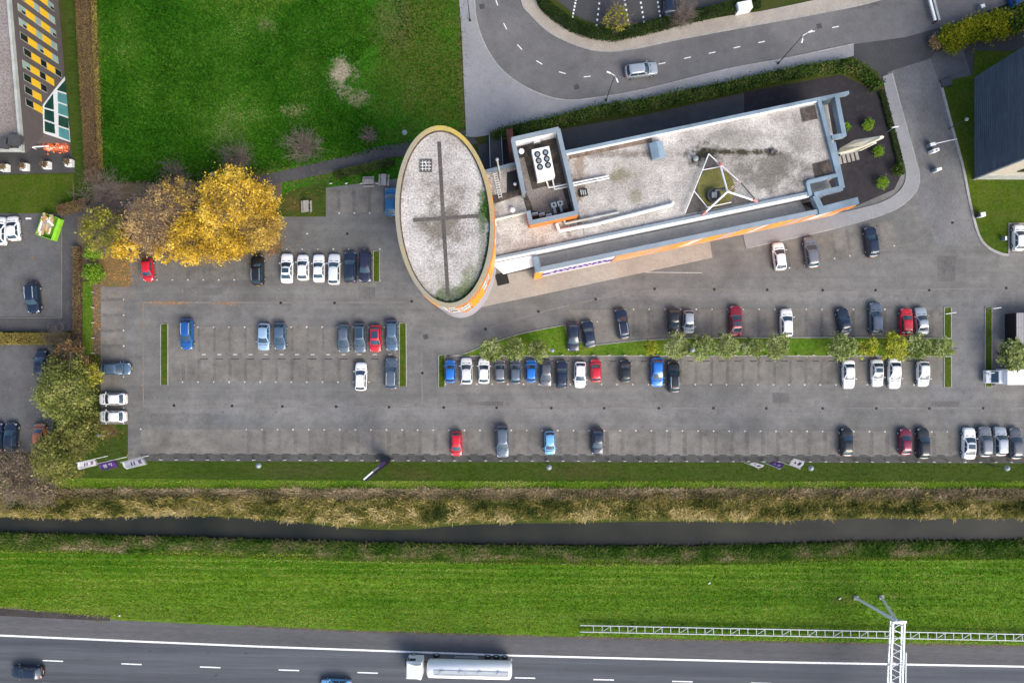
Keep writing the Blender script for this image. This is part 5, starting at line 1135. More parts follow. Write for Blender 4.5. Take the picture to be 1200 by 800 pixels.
cars = [  # style, px, py, facing (degrees anticlockwise from up), length px, paint, extras, label
    ('mini', 172, 316, 184, 26.5, 'red', '', 'small red car under the golden trees, alone in its bay'),
    ('suv', 301, 316, 0, 36, 'black', 'r', 'black car just right of the autumn trees, a gap before the white cars'),
    ('sedan', 335.5, 314, 0, 35, 'white', 's', 'white saloon with dark glass roof, first of four white cars in a row'),
    ('hatch', 354.5, 313, 0, 30.5, 'white', '', 'shortest white hatchback, second of four white cars in a row'),
    ('sedan', 373, 314, 0, 33, 'white', '', 'white car with blue windscreen, third of four white cars in a row'),
    ('wagon', 391, 315, 0, 36.5, 'pearl', '', 'pearl white estate beside the navy car, fourth of four white cars'),
    ('wagon', 410, 312.5, 0, 37, 'navy', '', 'navy car between the pearl white estate and the indigo car'),
    ('wagon', 427.5, 312, 180, 37, 'indigo', '', 'indigo car against the short grass island south west of the tower'),
    ('hatch', 457.5, 236, 0, 33.5, 'tealblue', '', 'teal blue car parked against the oval tower wall'),
    ('wagon', 218, 391.5, 180, 36.5, 'blue', 'r', 'blue estate next to the westernmost grass island'),
    ('hatch', 308.5, 394.5, 180, 32, 'paleblue', '', 'pale blue hatchback, left of two in the middle of the bays'),
    ('hatch', 327.5, 394, 180, 32, 'steelblue', '', 'steel blue hatchback, right of two in the middle of the bays'),
    ('hatch', 402.5, 396.5, 180, 33, 'greyblue', '', 'grey blue hatchback at the left of the group of four'),
    ('wagon', 421.5, 396, 180, 34.5, 'greyblue', 's', 'grey blue car with dark roof immediately left of the black roofed red car'),
    ('hatch', 439.5, 396.5, 180, 31.5, 'red', 's', 'red car with black glass roof among grey blue cars'),
    ('wagon', 459, 393, 180, 36.5, 'steelblue', '', 'dark steel blue car beside the grass island, north side'),
    ('wagon', 422.5, 441, 0, 33.5, 'white', 'r', 'white car with bright roof rails, alone south of the group of four'),
    ('suv', 458.5, 437.5, 0, 37, 'greyblue', 'r', 'large grey blue car beside the grass island, south side'),
    ('hatch', 135, 432, -90, 34.5, 'steelblue', '', 'steel blue car parked sideways above the two sideways white cars'),
    ('hatch', 130.5, 467.5, 90, 32, 'white', '', 'upper of two white cars parked sideways in the west bays'),
    ('hatch', 130.5, 488, 90, 31, 'white', '', 'lower of two white cars parked sideways in the west bays'),
    ('mini', 527.5, 435, 0, 27, 'brightblue', '', 'small bright blue car beside the grass island at the west end of the row'),
    ('hatch', 546.5, 434.5, 0, 31.5, 'pearl', '', 'pearl car right of the small bright blue car'),
    ('hatch', 567, 434.5, 0, 30, 'white', '', 'white hatchback under the pointed island, left of a short grey car'),
    ('mini', 586, 435, 0, 27, 'midgrey', '', 'short grey car between the white hatchback and a grey blue car'),
    ('mini', 604, 435.5, 0, 28.5, 'greyblue', '', 'grey blue small car under the island trees'),
    ('mini', 622.5, 434.5, 0, 26.5, 'brightblue', '', 'small vivid blue car between two dark cars under the island trees'),
    ('hatch', 640, 437.5, 180, 31, 'grey', '', 'dark grey hatchback facing down, right of the small vivid blue car'),
    ('wagon', 658.5, 438.5, 0, 33, 'navy', '', 'navy car immediately left of the white car beside the red one'),
    ('hatch', 680, 439, 180, 31, 'white', '', 'white car between the navy car and the small red car'),
    ('mini', 698.5, 434, 0, 27, 'red', '', 'small red car right of the white one below the long island'),
    ('mini', 733, 434.5, 0, 27, 'black', '', 'small black car alone between red car and bright blue car'),
    ('hatch', 770.5, 436, 180, 34.5, 'brightblue', '', 'bright blue hatchback left of the tall black car'),
    ('wagon', 790, 441.5, 0, 37, 'black', 'r', 'long black estate with pale roof rails beside the bright blue hatchback'),
    ('hatch', 672, 395, 180, 33.5, 'navy', '', 'navy car on the grass edge, left of a leaning pair'),
    ('hatch', 690, 391, 8, 32.5, 'navy', '', 'navy car slightly askew, right of the leaning pair north of the island'),
    ('wagon', 729.5, 379, 9, 36, 'navy', 'r', 'dark estate parked askew alone north of the long island'),
    ('hatch', 790, 376, 180, 30.5, 'black', '', 'black hatchback beside the silver white small car'),
    ('mini', 807.5, 377, 180, 27, 'silver', '', 'small silver car right of the black hatchback'),
    ('sedan', 863, 376, 0, 36.5, 'darkred', 's', 'dark red saloon with glass roof alone north of the island'),
    ('hatch', 922.5, 378, 0, 33, 'white', '', 'lone white hatchback north of the island'),
    ('sedan', 990, 377, 9, 33, 'navy', '', 'navy saloon parked askew left of the dark estate'),
    ('wagon', 1027.5, 373, 0, 38.5, 'greyblue', '', 'dark blue grey estate between navy saloon and red car'),
    ('hatch', 1063, 377, 0, 32.5, 'red', '', 'red hatchback next to a silver car near the east end of the island'),
    ('sedan', 1081, 376, 5, 33, 'silver', '', 'silver car touching the red hatchback near the island tip'),
    ('hatch', 914, 300, 6, 33, 'white', '', 'white hatchback in the slanted bays below the office'),
    ('wagon', 951.5, 295, 7, 37, 'midgrey', '', 'grey estate in the middle of the slanted bays'),
    ('wagon', 1022.5, 283, 8, 36, 'navy', '', 'navy car at the east end of the slanted bays'),
    ('sedan', 995.5, 438.5, 180, 34, 'white', '', 'white saloon alone, left of the three white cars by the island tip'),
    ('sedan', 1029, 437, 180, 32.5, 'pearl', 's', 'white car with black roof under the eastern island trees'),
    ('sedan', 1049.5, 437.5, 180, 36, 'white', '', 'longest white car right of the black roofed white one'),
    ('hatch', 1083, 438, 180, 30, 'white', '', 'white hatchback nearest the short grass island at the east'),
    ('mini', 535, 520, 180, 29, 'red', '', 'red car alone in the southern bays near the lawn'),
    ('suv', 589, 517.5, 180, 37.5, 'greyblue', '', 'large grey blue car in the southern bays'),
    ('mini', 644.5, 519, 180, 28, 'lightblue', '', 'light blue small car in the southern bays'),
    ('hatch', 700.5, 517.5, 180, 31, 'navy', '', 'very dark hatchback in the southern bays right of the light blue car'),
    ('hatch', 993, 518, 0, 33.5, 'black', '', 'black car alone in the southern bays right of the flags'),
    ('hatch', 1062, 517.5, 0, 31, 'wine', '', 'wine red car beside a black one in the southern bays'),
    ('wagon', 1083, 519.5, 0, 36.5, 'black', '', 'black estate right of the wine red car'),
    ('sedan', 1137, 519.5, 0, 37, 'white', 's', 'white saloon with dark glass roof at the left of the eastern four'),
    ('suv', 1155, 517.5, 0, 35.5, 'midgrey', '', 'mid grey car second of the eastern four'),
    ('suv', 1173, 517, 0, 34, 'silver', '', 'silver beige car third of the eastern four'),
    ('wagon', 1191.5, 519.5, 0, 37, 'grey', '', 'dark grey car at the right photo edge, last of the eastern four'),
    ('hatch', -1.5, 270, 0, 33.5, 'white', '', 'white car cut by the left photo edge'),
    ('hatch', 14, 267, 4, 29, 'white', '', 'white hatchback left of the open container of cardboard'),
    ('suv', 37.5, 349, 184, 36, 'navy', 'r', 'navy car with bright roof rails alone in the west car park'),
    ('hatch', 46.5, 425.5, 0, 31, 'navy', '', 'navy blue car beside the rusty tree'),
    ('hatch', 11.5, 512, 0, 34, 'navy', '', 'dark navy car in the lower west car park'),
    ('hatch', -5, 512, 0, 34, 'navy', '', 'navy car almost wholly beyond the left photo edge'),
    ('mini', 45, 510, 0, 28, 'rust', '', 'rusty orange car half hidden under the olive trees'),
    ('wagon', 784.5, 2, 0, 34, 'navy', '', 'dark car on the north car park at the top of the photo'),
    ('hatch', 1196, 278, 0, 31, 'white', '', 'white car behind the kerb at the right edge beside the lawn'),
    ('suv', 1193, 3, 15, 36, 'blue', '', 'dark blue vehicle in the top right corner of the photo'),
    ('suv', 752, 81.5, -82, 38.5, 'silver', '', 'silver car driving along the north road'),
    ('wagon', 30, 788, 87, 37, 'navy', '', 'dark blue car driving on the motorway at the left photo edge'),
    ('hatch', 393, 804, 87, 36, 'lightblue', '', 'light blue car on the motorway cut by the bottom photo edge')]
used = set()
for st, px, py, ang, Lp, col, ex, lab in cars:
    L = STY[st][0]; Hm = 1.0; p = W(px, py, Hm); sc = Lp*S*(H-Hm)/H/L; wsc = 1.0 + (sc-1)*.4
    grp = 'parked cars' if not ('driving' in lab or 'motorway' in lab) else 'cars on the roads'
    r_ = copy_thing(protos[st], (p.x, p.y, .016), R(ang + random.uniform(-1.3, 1.3)), lab, grp, (wsc, sc, 1))
    if grp != 'parked cars': r_.name = 'moving_car'
    for ch in r_.children:
        if ch.name.split('.')[0] in ('body', 'mirror'): ch.material_slots[0].link = 'OBJECT'; ch.material_slots[0].material = PAINT[col]
    if 'r' in ex: rails(r_, st)
    if 's' in ex: sunroof(r_, st)
for k, e in protos.items():
    for ch in list(e.children):
        for g in list(ch.children): bpy.data.objects.remove(g)
        bpy.data.objects.remove(ch)
    bpy.data.objects.remove(e)
# ------------------------------------------------------------------ tanker truck on the motorway
tp = W(538, 782, 2.0); tk = empty('tanker_truck', (tp.x, tp.y, .02), 'long white tanker truck driving on the motorway', 'truck', rz=R(178.5))
# local: +x points to the front (left in the photo)
def tb(name, m, mat, sm=0): return m.build(name, mat if not isinstance(mat, str) else M[mat], tk, world=False, smooth=sm)
m = MB(); prof = [(-.95, 1.35), (-1.25, 1.9), (-1.28, 2.5), (-1.1, 3.1), (-.6, 3.45), (0, 3.52), (.6, 3.45), (1.1, 3.1), (1.28, 2.5), (1.25, 1.9), (.95, 1.35)]
st_ = [(-7.9, .55), (-7.75, .85), (-7.5, 1), (4.35, 1), (4.6, .85), (4.72, .55)]; k = len(prof); vs = [(x, y*f, 2.3 + (z-2.3)*f) for x, f in st_ for y, z in prof]
m.add(vs, [[i*k+j, i*k+(j+1) % k, (i+1)*k+(j+1) % k, (i+1)*k+j] for i in range(len(st_)-1) for j in range(k)] + [list(range(k-1, -1, -1)), list(range(5*k, 6*k))]); tb('tank', m, 'white', 40)
m = MB(); m.box((-1.9, 0, 3.56), (11, .5, .08)); m.box((-1.9, .42, 3.6), (11, .05, .15)); tb('walkway', m, 'galv')
for i in range(4): m = MB(); m.tube((-6 + 2.8*i, 0, 3.58), (-6 + 2.8*i, 0, 3.72), .3, .3, 14); tb('hatch', m, 'galv', 40)
m = MB(); m.box((-1.9, 0, 1.1), (12, 1.0, .3)); m.box((5, 0, .95), (6.5, .9, .3)); tb('chassis', m, 'pole')
m = MB(); m.box((6.55, 0, 2.0), (2.3, 2.5, 2.9), 0, .18); tb('cab', m, 'white', 30)
m = MB(); m.add([(5.5, -1.15, 3.45), (5.5, 1.15, 3.45), (7.3, 1.05, 3.46), (7.3, -1.05, 3.46), (5.45, -1.1, 3.95), (5.45, 1.1, 3.95), (6.2, .95, 3.85), (6.2, -.95, 3.85)], [[4, 5, 6, 7], [0, 4, 7, 3], [1, 2, 6, 5], [2, 3, 7, 6], [0, 1, 5, 4]]); tb('roof_deflector', m, 'white', 20)
m = MB(); m.box((7.71, 0, 2.55), (.03, 2.2, 1.0)); tb('windscreen', m, 'carglass')
m = MB(); m.box((6.2, 0, 3.48), (.7, .6, .05)); tb('roof_hatch', m, 'steel')
for s_ in (-1, 1):
    m = MB(); m.box((6.9, s_*1.26, 2.5), (.9, .03, .8)); tb('side_window', m, 'carglass')
    m = MB(); m.box((7.5, s_*1.42, 2.6), (.12, .25, .6), 0, .03); tb('mirror', m, 'black')
    m = MB(); m.box((7.68, s_*.95, .9), (.08, .35, .2)); tb('headlight', m, 'headlamp')
    for x in (7.0, 3.6, -4.2, -5.5, -6.8):
        m = MB(); m.tube((x, s_*.95, .5), (x, s_*1.25, .5), .5, .5, 20); w_ = tb('wheel', m, 'tyre', 40); m = MB(); m.tube((x, s_*1.25, .5), (x, s_*1.27, .5), .28, .26, 14); m.build('rim', M['galv'], w_, world=False)
    m = MB(); m.box((-1, s_*1.2, .95), (3.5, .06, .7), 0, .02); m.box((-7.8, s_*1.0, 1.0), (.2, .4, .25)); tb('side_guard', m, 'steelgrey')
    m = MB(); m.tube((-7.4, s_*1.0, 1.55), (3.6, s_*1.0, 1.55), .12, .12, 8); tb('hose_tray', m, 'galv')
# white box van at the right photo edge
vp = W(1192, 441.5, 2.4); vn = empty('box_van', (vp.x, vp.y, .02), 'white box van facing left at the right photo edge below a tree', 'van', rz=R(180))
m = MB(); m.box((-.6, 0, 1.75), (5.0, 2.3, 2.5), 0, .05); m.build('box', M['white'], vn, world=False)
m = MB(); vs = [(1.9, -1, .4), (1.9, 1, .4), (3.7, .95, .4), (3.7, -.95, .4), (1.9, -1, 2.2), (1.9, 1, 2.2), (2.5, .92, 2.2), (2.5, -.92, 2.2), (3.2, -.95, 1.35), (3.2, .95, 1.35), (3.7, -.9, 1.1), (3.7, .9, 1.1)]
m.add(vs, [[4, 5, 6, 7], [7, 6, 9, 8], [8, 9, 11, 10], [10, 11, 2, 3], [0, 4, 7, 8, 10, 3], [1, 2, 11, 9, 6, 5], [0, 1, 5, 4], [0, 3, 2, 1]]); m.build('cab', M['white'], vn, world=False)
m = MB(); m.add([(2.58, .8, 2.13), (2.58, -.8, 2.13), (3.17, -.85, 1.42), (3.17, .85, 1.42)], [[0, 1, 2, 3]]); 
for i, v in enumerate(m.v): m.v[i] = (v[0]+.015, v[1], v[2]+.015)
m.build('windscreen', M['carglass'], vn, world=False)
for s_ in (-1, 1):
    m = MB(); m.add([(2.0, s_*1.01, 1.5), (2.0, s_*1.0, 2.05), (2.45, s_*.96, 2.05), (2.95, s_*.98, 1.5)], [[0, 1, 2, 3]]); m.build('side_window', M['carglass'], vn, world=False)
    m = MB(); m.box((2.95, s_*1.15, 1.5), (.12, .22, .3)); m.build('mirror', M['black'], vn, world=False)
    m = MB(); m.box((3.68, s_*.7, .85), (.08, .3, .2)); m.build('headlight', M['headlamp'], vn, world=False)
    for x in (2.8, -1.8): m = MB(); m.tube((x, s_*.75, .36), (x, s_*1.02, .36), .36, .36, 18); m.build('wheel', M['tyre'], vn, world=False, smooth=40)
for x, y, a_, b_ in ((3.15, .3, .5, .05), (3.35, -.35, .6, .05)):
    m = MB(); m.box((x, y, 1.36 - (x-3.2)*.5 + .03), (a_, b_, .02), .4); m.build('bonnet_seam', M['lid'], vn, world=False)
# grey container with black open side
cp = W(1177.5, 404, 0); ct = empty('storage_container', (cp.x, cp.y, 0), 'grey ribbed container with black west side at the right photo edge', 'container')
x0, y0 = cp.x, cp.y; x1, y1 = x0 + 6.1, W(1177.5, 368, 0).y
MB().prism([(x0, y0), (x1, y0), (x1, y1), (x0, y1)], .02, 2.35).build('shell', M['black'], ct)
rb = MB(); n_ = 24
for i in range(n_):
    xa = x0 + .02 + (x1-x0)*i/n_; rb.box((xa + .1, (y0+y1)/2, 2.4), (.13, y1-y0, .07))
rb.build('roof_ribs', M['corr'], ct); MB().box(((x0+x1)/2, (y0+y1)/2, 2.365), (x1-x0, y1-y0+.04, .05)).build('roof', M['corr'], ct)
MB().box(((x0+x1)/2, y0+(y1-y0)*.52, 2.45), (x1-x0, .08, .08)).build('roof_seam', M['steelgrey'], ct)
# open skip full of cardboard
sp = W(56.5, 265.5, 1.0); sk = empty('open_container', (sp.x, sp.y, .012), 'open lime green container heaped with cardboard and boards', 'skip', rz=R(-19))
m = MB(); Lx, Ly, h_ = 2.5, 3.4, 1.25
for (c_, d_) in (((-Lx/2, 0, h_/2), (.08, Ly, h_)), ((Lx/2, 0, h_/2), (.14, Ly, h_)), ((0, -Ly/2, h_/2), (Lx, .08, h_)), ((0, Ly/2, h_/2), (Lx, .08, h_)), ((0, 0, .08), (Lx, Ly, .12))): m.box(c_, d_, 0, .01)
m.build('tub', M['lime'], sk, world=False)
MB().box((Lx/2+.14, 0, h_*.62), (.18, Ly*.96, .7), 0, .03).build('side_rib', M['lime'], sk, world=False)
def debris(name, n, f):
    for _ in range(n):
        mm = MB(); f(mm); mm.build(name, M[random.choice(['card', 'card', 'wood', 'cream', 'orangecard'])], sk, world=False)
M['orangecard'] = surf('orange brown board', (.42, .19, .05), (.5, .26, .1), (.4, .25, .15), s1=.6, s2=2, a3=.2)
debris('board', 12, lambda mm: mm.box((random.uniform(-.9, .5), random.uniform(-1.1, .1), h_ + random.uniform(-.1, .12)), (.3, random.uniform(1.4, 2.0), .06), random.uniform(-.12, .12)))
debris('cardboard_sheet', 26, lambda mm: mm.box((random.uniform(-.95, .85), random.uniform(.1, 1.5), h_ + random.uniform(-.1, .4)), (random.uniform(.3, .8), random.uniform(.3, .8), .05), random.uniform(0, 3)))
debris('crumpled_box', 8, lambda mm: mm.box((random.uniform(-.8, .7), random.uniform(.6, 1.7), h_ + random.uniform(.1, .4)), (.45, .4, .3), random.uniform(0, 3), .04))
# ------------------------------------------------------------------ posts, lamps, flags, gantry
def globe_lamp(px, py, label, h=4.2, r=.42):
    p = W(px, py, h); e = empty('globe_lamp', (p.x, p.y, 0), label, 'lamp post', 'globe lamp posts')
    mm = MB(); mm.tube((p.x, p.y, 0), (p.x, p.y, h-.3), .07, .05, 8); mm.build('pole', M['pole'], e, smooth=40)
    mm = MB(); mm.ball((p.x, p.y, h-.15), r, .75, 16, 8); gl_ = mm.build('globe', M['lampglass'], e, smooth=60)
    mm = MB(); mm.tube((p.x, p.y, h+r*.55), (p.x, p.y, h+r*.68), r*.5, r*.3, 14); mm.build('cap', M['steelgrey'], gl_)
globe_lamp(302.5, 545.5, 'globe lamp on the dark lawn between left flags and pylon sign'); globe_lamp(643.5, 547.5, 'globe lamp on the dark lawn below the light blue car'); globe_lamp(951, 548.5, 'globe lamp on the dark lawn right of the right hand flags')
globe_lamp(1181, 548.5, 'globe lamp on the dark lawn near the right photo edge'); globe_lamp(474, 155, 'globe lamp on the field near the oval tower'); globe_lamp(647.5, 410.5, 'globe lamp between island tree and navy car', r=.3)
globe_lamp(812, 410, 'globe lamp between two island trees', r=.36); globe_lamp(1133.5, 139.5, 'faint globe lamp on the lawn beside the clad hall', r=.28); globe_lamp(248, 204, 'globe lamp above the autumn trees on the path', r=.34); globe_lamp(115, 510, 'globe lamp beside the olive trees above the flags', r=.3)
def street_lamp(px, py, dirs, label, h=9):
    p = W(px, py); e = empty('street_lamp', (p.x, p.y, 0), label, 'street lamp', 'street lamps on the north road')
    mm = MB(); mm.tube((p.x, p.y, .1), (p.x, p.y, h), .08, .045, 8); mm.build('pole', M['pole'], e, smooth=40); mm = MB(); mm.tube((p.x, p.y, .1), (p.x, p.y, .5), .16, .14, 8); mm.build('base', M['lid'], e)
    for dx, dy in dirs:
        mm = MB(); mm.tube((p.x, p.y, h-.03), (p.x+dx*.6, p.y+dy*.6, h+.15), .045); a_ = mm.build('arm', M['offwhite'], e)
        mm = MB(); mm.box((p.x+dx, p.y+dy, h+.18), (.6, .2, .12), math.atan2(dy, dx), .04); mm.build('lamp_head', M['white'], a_)
street_lamp(710, 118, [(-.85, .35), (.3, -.75)], 'twin headed street lamp below the silver car on the north road'); street_lamp(911.5, 75, [(.95, .45), (-.2, -.85)], 'twin headed street lamp near the junction of the north road'); street_lamp(551, 25, [(1.3, -.6)], 'street lamp on the pale pavement west of the road bend')
def flagpole(bx, by, tx, ty, out, z0, z1, mat, label, bar):
    h = 7.3; p = W(bx, by); e = empty('flagpole', (p.x, p.y, 0), label, 'flag')
    mm = MB(); mm.tube((p.x, p.y, 0), (p.x, p.y, h), .07, .045, 8); mm.build('pole', M['offwhite'], e, smooth=40); mm = MB(); mm.ball((p.x, p.y, h), .1); mm.build('finial', M['galv'], e)
    o_ = Vector(out); n_ = Vector((-o_.y, o_.x)).normalized(); mm = MB(); nu, nv = 8, 8; vs = []
    for j in range(nv+1):
        for i in range(nu+1):
            u, v = i/nu, j/nv; wv = .13*math.sin(u*5 + v*2.2)*u; vs.append((p.x + .05*o_.x + o_.x*u + n_.x*wv, p.y + o_.y*u + n_.y*wv, z0 + (z1-z0)*v - .35*u*u*(1-v)))
    mm.add(vs, [[j*(nu+1)+i, j*(nu+1)+i+1, (j+1)*(nu+1)+i+1, (j+1)*(nu+1)+i] for j in range(nv) for i in range(nu)]); fl = mm.build('flag_cloth', M[mat], e, smooth=60)
    sd = fl.modifiers.new('thickness', 'SOLIDIFY'); sd.thickness = .012; sd.offset = 0
    # small emblem strokes on both faces, unreadable at this size in the place as well
    for side in (.06, -.06):
        mm = MB()
        for (u0, u1, v0, v1) in bar:
            q = []
            for u, v in ((u0, v0), (u1, v0), (u1, v1), (u0, v1)):
                wv = .13*math.sin(u*5 + v*2.2)*u + side*.5; q.append((p.x + .05*o_.x + o_.x*u + n_.x*wv, p.y + o_.y*u + n_.y*wv, z0 + (z1-z0)*v - .35*u*u*(1-v)))
            mm.add(q, [[0, 1, 2, 3]])
        mm.build('emblem', M['flag' if mat == 'purple' else 'purple'], fl)
B1 = [(.3, .75, .62, .82), (.32, .5, .42, .5), (.32, .7, .32, .38)]; B2 = [(.3, .7, .2, .34), (.3, .7, .5, .56), (.3, .7, .62, .68)]
flagpole(126, 534, 90, 543, (.15, -1.0), 2.9, 7.2, 'flag', 'white flag at the left of the western three, over the olive tree', B2)
flagpole(148.5, 535, 116, 546, (.55, -1.0), 3.2, 7.2, 'purple', 'purple flag between two white ones at the west end of the lawn', B1)
flagpole(174, 533.5, 142, 546, (.62, -1.05), 1.6, 7.2, 'flag', 'white flag at the right of the western three, nearest the car park corner', B2)
flagpole(868.5, 540, 888, 551, (.85, .35), 3.2, 7.2, 'flag', 'white flag at the left of the eastern three', B1); flagpole(891.5, 540.5, 914, 552, (.75, .55), 3.0, 7.2, 'purple', 'purple flag between two white ones at the right of the lawn', B1); flagpole(913.5, 540.5, 937, 552, (.75, 1.0), 3.4, 7.2, 'flag', 'white flag at the right of the eastern three beside a globe lamp', B1)
# tall pylon sign on the lawn
p = W(453, 540.5); py_ = empty('pylon_sign', (p.x, p.y, 0), 'tall narrow purple and white pylon sign on the lawn seen nearly end on', 'pylon sign')
sheet('pylon_footing', [(449, 536), (459, 536), (450, 546), (445, 546)], .024, M['westasph'])
a_ = R(41); 
MB().box((p.x, p.y, 2.3), (1.5, .34, 4.6), a_, .04).build('lower_panel', M['black'], py_); MB().box((p.x, p.y, 6.9), (1.62, .4, 4.6), a_, .04).build('purple_panel', M['purple'], py_); MB().box((p.x, p.y, 11.2), (1.62, .24, 4.0), a_, .04).build('white_panel', M['lightcoping'], py_); MB().box((p.x + .2, p.y - .22, 7.3), (1.5, .3, 11.8), a_, .03).build('dark_spine', M['black'], py_); MB().box((p.x, p.y, 13.25), (1.64, .14, .1), a_).build('top_cap', M['white'], py_)
# low marker posts
mm = MB(); mm.box((0, 0, .4), (.42, .07, .26), 0, .01); mm.tube((0, 0, 0), (0, 0, .3), .03, .03, 6)
mp = mm.build('marker_post', M['stud']); k_ = 0
def mpost(px, py, rz, label, group):
    global k_
    o = mp if k_ == 0 else mp.copy()
    if k_: C.objects.link(o)
    k_ += 1; c = W(px, py, .3); o.location = (c.x, c.y, 0); o.rotation_euler = (0, 0, rz); tag(o, label, 'marker post', group)
for i in range(56): mpost(189 + 18.1*i, 538.3 + .055*i, random.uniform(-.2, .2), 'low white bay marker post at the car park edge of the dark lawn', 'bay marker posts along the lawn')
for i in range(5): mpost(109.2, 342.5 + 17.8*i, random.uniform(-.1, .1), 'low white bay marker post between green strip and brown soil', 'bay marker posts along the green strip')
for i in range(26): 
    if abs(622 + 18.4*i - 700) > 4: mpost(622 + 18.4*i, 416.2, random.uniform(-.2, .2), 'low white bay marker post on the lower edge of the long island', 'bay marker posts along the long island')
for i in range(4): mpost(388 + 18*i, 215.2, random.uniform(.1, .4), 'low white bay marker post behind the bays beside the oval tower', 'bay marker posts beside the tower')
# drain covers
mm = MB(); mm.tube((0, 0, .02), (0, 0, .032), .21, .21, 14); 
for i in range(4): mm.box((-.12 + .08*i, 0, .034), (.03, .22, .006))
dc = mm.build('drain_cover', M['lid']); first = True
for (px, py) in [(331, 476), (394, 476.3), (456, 477), (520, 477.3), (582, 477.5), (646, 477.8), (708, 478), (772, 478), (836, 478), (898, 478.2), (964, 478.4), (1027, 478.4), (1089, 478.4), (1152, 478), (204, 475), (272, 475.4), (495, 437), (482.5, 353), (392, 355), (329, 355), (569, 385.5), (631, 365), (698, 350.5), (767, 338.5), (837, 339), (899, 339.5), (964, 340), (1026, 340), (1089, 340), (1179, 337.5), (407, 274), (1116, 261)]:
    o = dc if first else dc.copy()
    if not first: C.objects.link(o)
    first = False; c = W(px, py); o.location = (c.x, c.y, 0); o.rotation_euler = (0, 0, random.uniform(-.1, .1)); tag(o, 'small black drain cover on the pale gutter line of the car park', 'drain cover', 'drain covers on the car park')
for i, (px, py, lab) in enumerate(((675.5, 102, 'square manhole cover on the road bend left of the twin lamp'), (960, 31, 'square manhole cover between road dashes near the junction'), (499, 394.5, 'reddish square manhole cover below the oval tower'), (565, 8, 'square manhole cover at the top of the road beside the kerb'), (764, 51, 'small manhole cover at the upper kerb of the north road'))):
    c = W(px, py); mm = MB(); mm.box((c.x, c.y, .03), (.75, .75, .012), R(15)); o = tag(mm.build('manhole_cover', M['brick']), lab, 'manhole cover')
# picnic tables
def picnic(px, py, rz, label):
    c = W(px, py, .75); e = empty('picnic_table', (c.x, c.y, 0), label, 'picnic table', 'grey picnic tables', rz)
    for nm, y_, z_, w_ in (('tabletop', 0, .74, .8), ('bench_seat', .68, .45, .28), ('bench_seat', -.68, .45, .28)): mm = MB(); mm.box((0, y_, z_), (1.75, w_, .06), 0, .01); mm.build(nm, M['wood'], e, world=False)
    for s_ in (-.6, .6):
        mm = MB(); mm.tube((s_, -.65, .02), (s_, -.2, .71), .05); mm.tube((s_, .65, .02), (s_, .2, .71), .05); mm.tube((s_, -.75, .4), (s_, .75, .4), .045); mm.build('leg', M['wood'], e, world=False)
picnic(431.5, 212.5, R(2), 'grey picnic table, left of two on the grass by the tower'); picnic(449.5, 210.5, R(88), 'grey picnic table turned sideways, nearest the oval tower'); picnic(358.5, 241.5, R(92), 'grey picnic table on the grass right of the autumn trees')
# barrier kit on the side road
def cab(px, py, h, sz, mat, label, name='gate_cabinet', cat='cabinet', rz=.25):
    c = W(px, py, h); e = empty(name, (c.x, c.y, .016), label, cat); MB().box((c.x, c.y, h/2), (*sz, h-.03), rz, .03).build('housing', M[mat], e); MB().box((c.x, c.y, h), (sz[0]*.9, sz[1]*.9, .05), rz).build('lid', M['offwhite' if mat != 'offwhite' else 'white'], e); return e, c
e, c = cab(1093.5, 169, 1.1, (.9, .5), 'steel', 'blue grey barrier cabinet at the foot of the white boom on the side road'); 
bo = empty('barrier_boom', (c.x, c.y, 0), 'thin white barrier boom reaching from its cabinet to the east lawn', 'barrier'); q = W(1121, 163, 1.1); MB().tube((c.x+.3, c.y+.05, 1.18), (q.x, q.y, 1.18), .07, .05, 8).build('boom', M['white'], bo); MB().tube((q.x, q.y, .08), (q.x, q.y, 1.1), .06).build('rest_post', M['steelgrey'], bo)
e, c = cab(1097.5, 175.5, 1.3, (1.0, .45), 'white', 'white intercom pillar just below the barrier cabinet', 'intercom_pillar', 'intercom'); MB().box((c.x, c.y-.1, 1.36), (.22, .16, .04)).build('panel', M['black'], e)
e, c = cab(1101, 198, 1.2, (.8, .4), 'offwhite', 'pale blue white barrier cabinet south of the intercom on the side road'); MB().box((c.x-.4, c.y-.05, .6), (.4, .35, 1.1), .25).build('dark_side', M['steel'], e)
e, c = cab(1152.5, 251, 1.2, (.75, .65), 'white', 'white utility cabinet with dark side standing on the east lawn', 'utility_cabinet', 'cabinet', .15); MB().box((c.x-.5, c.y+.02, .55), (.28, .6, 1.0), .15).build('dark_side', M['black'], e)
e, c = cab(1179, 279, 1.0, (.3, .6), 'steel', 'small teal box against the kerb beside the white car at the right edge', 'meter_box', 'box', 0)
for (px, py, dx, lab) in ((1049, 149, 1.0, 'thin white sign post on the pale pavement of the side road'), (1114, 367, 1.6, 'white sign arm at the north end of the short east island'), (1168, 361, 1.2, 'pale road sign near the container, right of the eastern island'), (1161.5, 437, .9, 'white sign board left of the box van'), (1120, 408, .5, 'small dark sign at the east tip of the tree island')):
    c = W(px, py, 2.2); e = empty('road_sign', (c.x, c.y, 0), lab, 'sign'); MB().tube((c.x, c.y, .02), (c.x, c.y, 2.2), .04).build('post', M['galv'], e); MB().box((c.x, c.y, 2.2), (dx, .1, .35), R(8), .02).build('sign_plate', M['offwhite' if 'dark' not in lab else 'pole'], e)
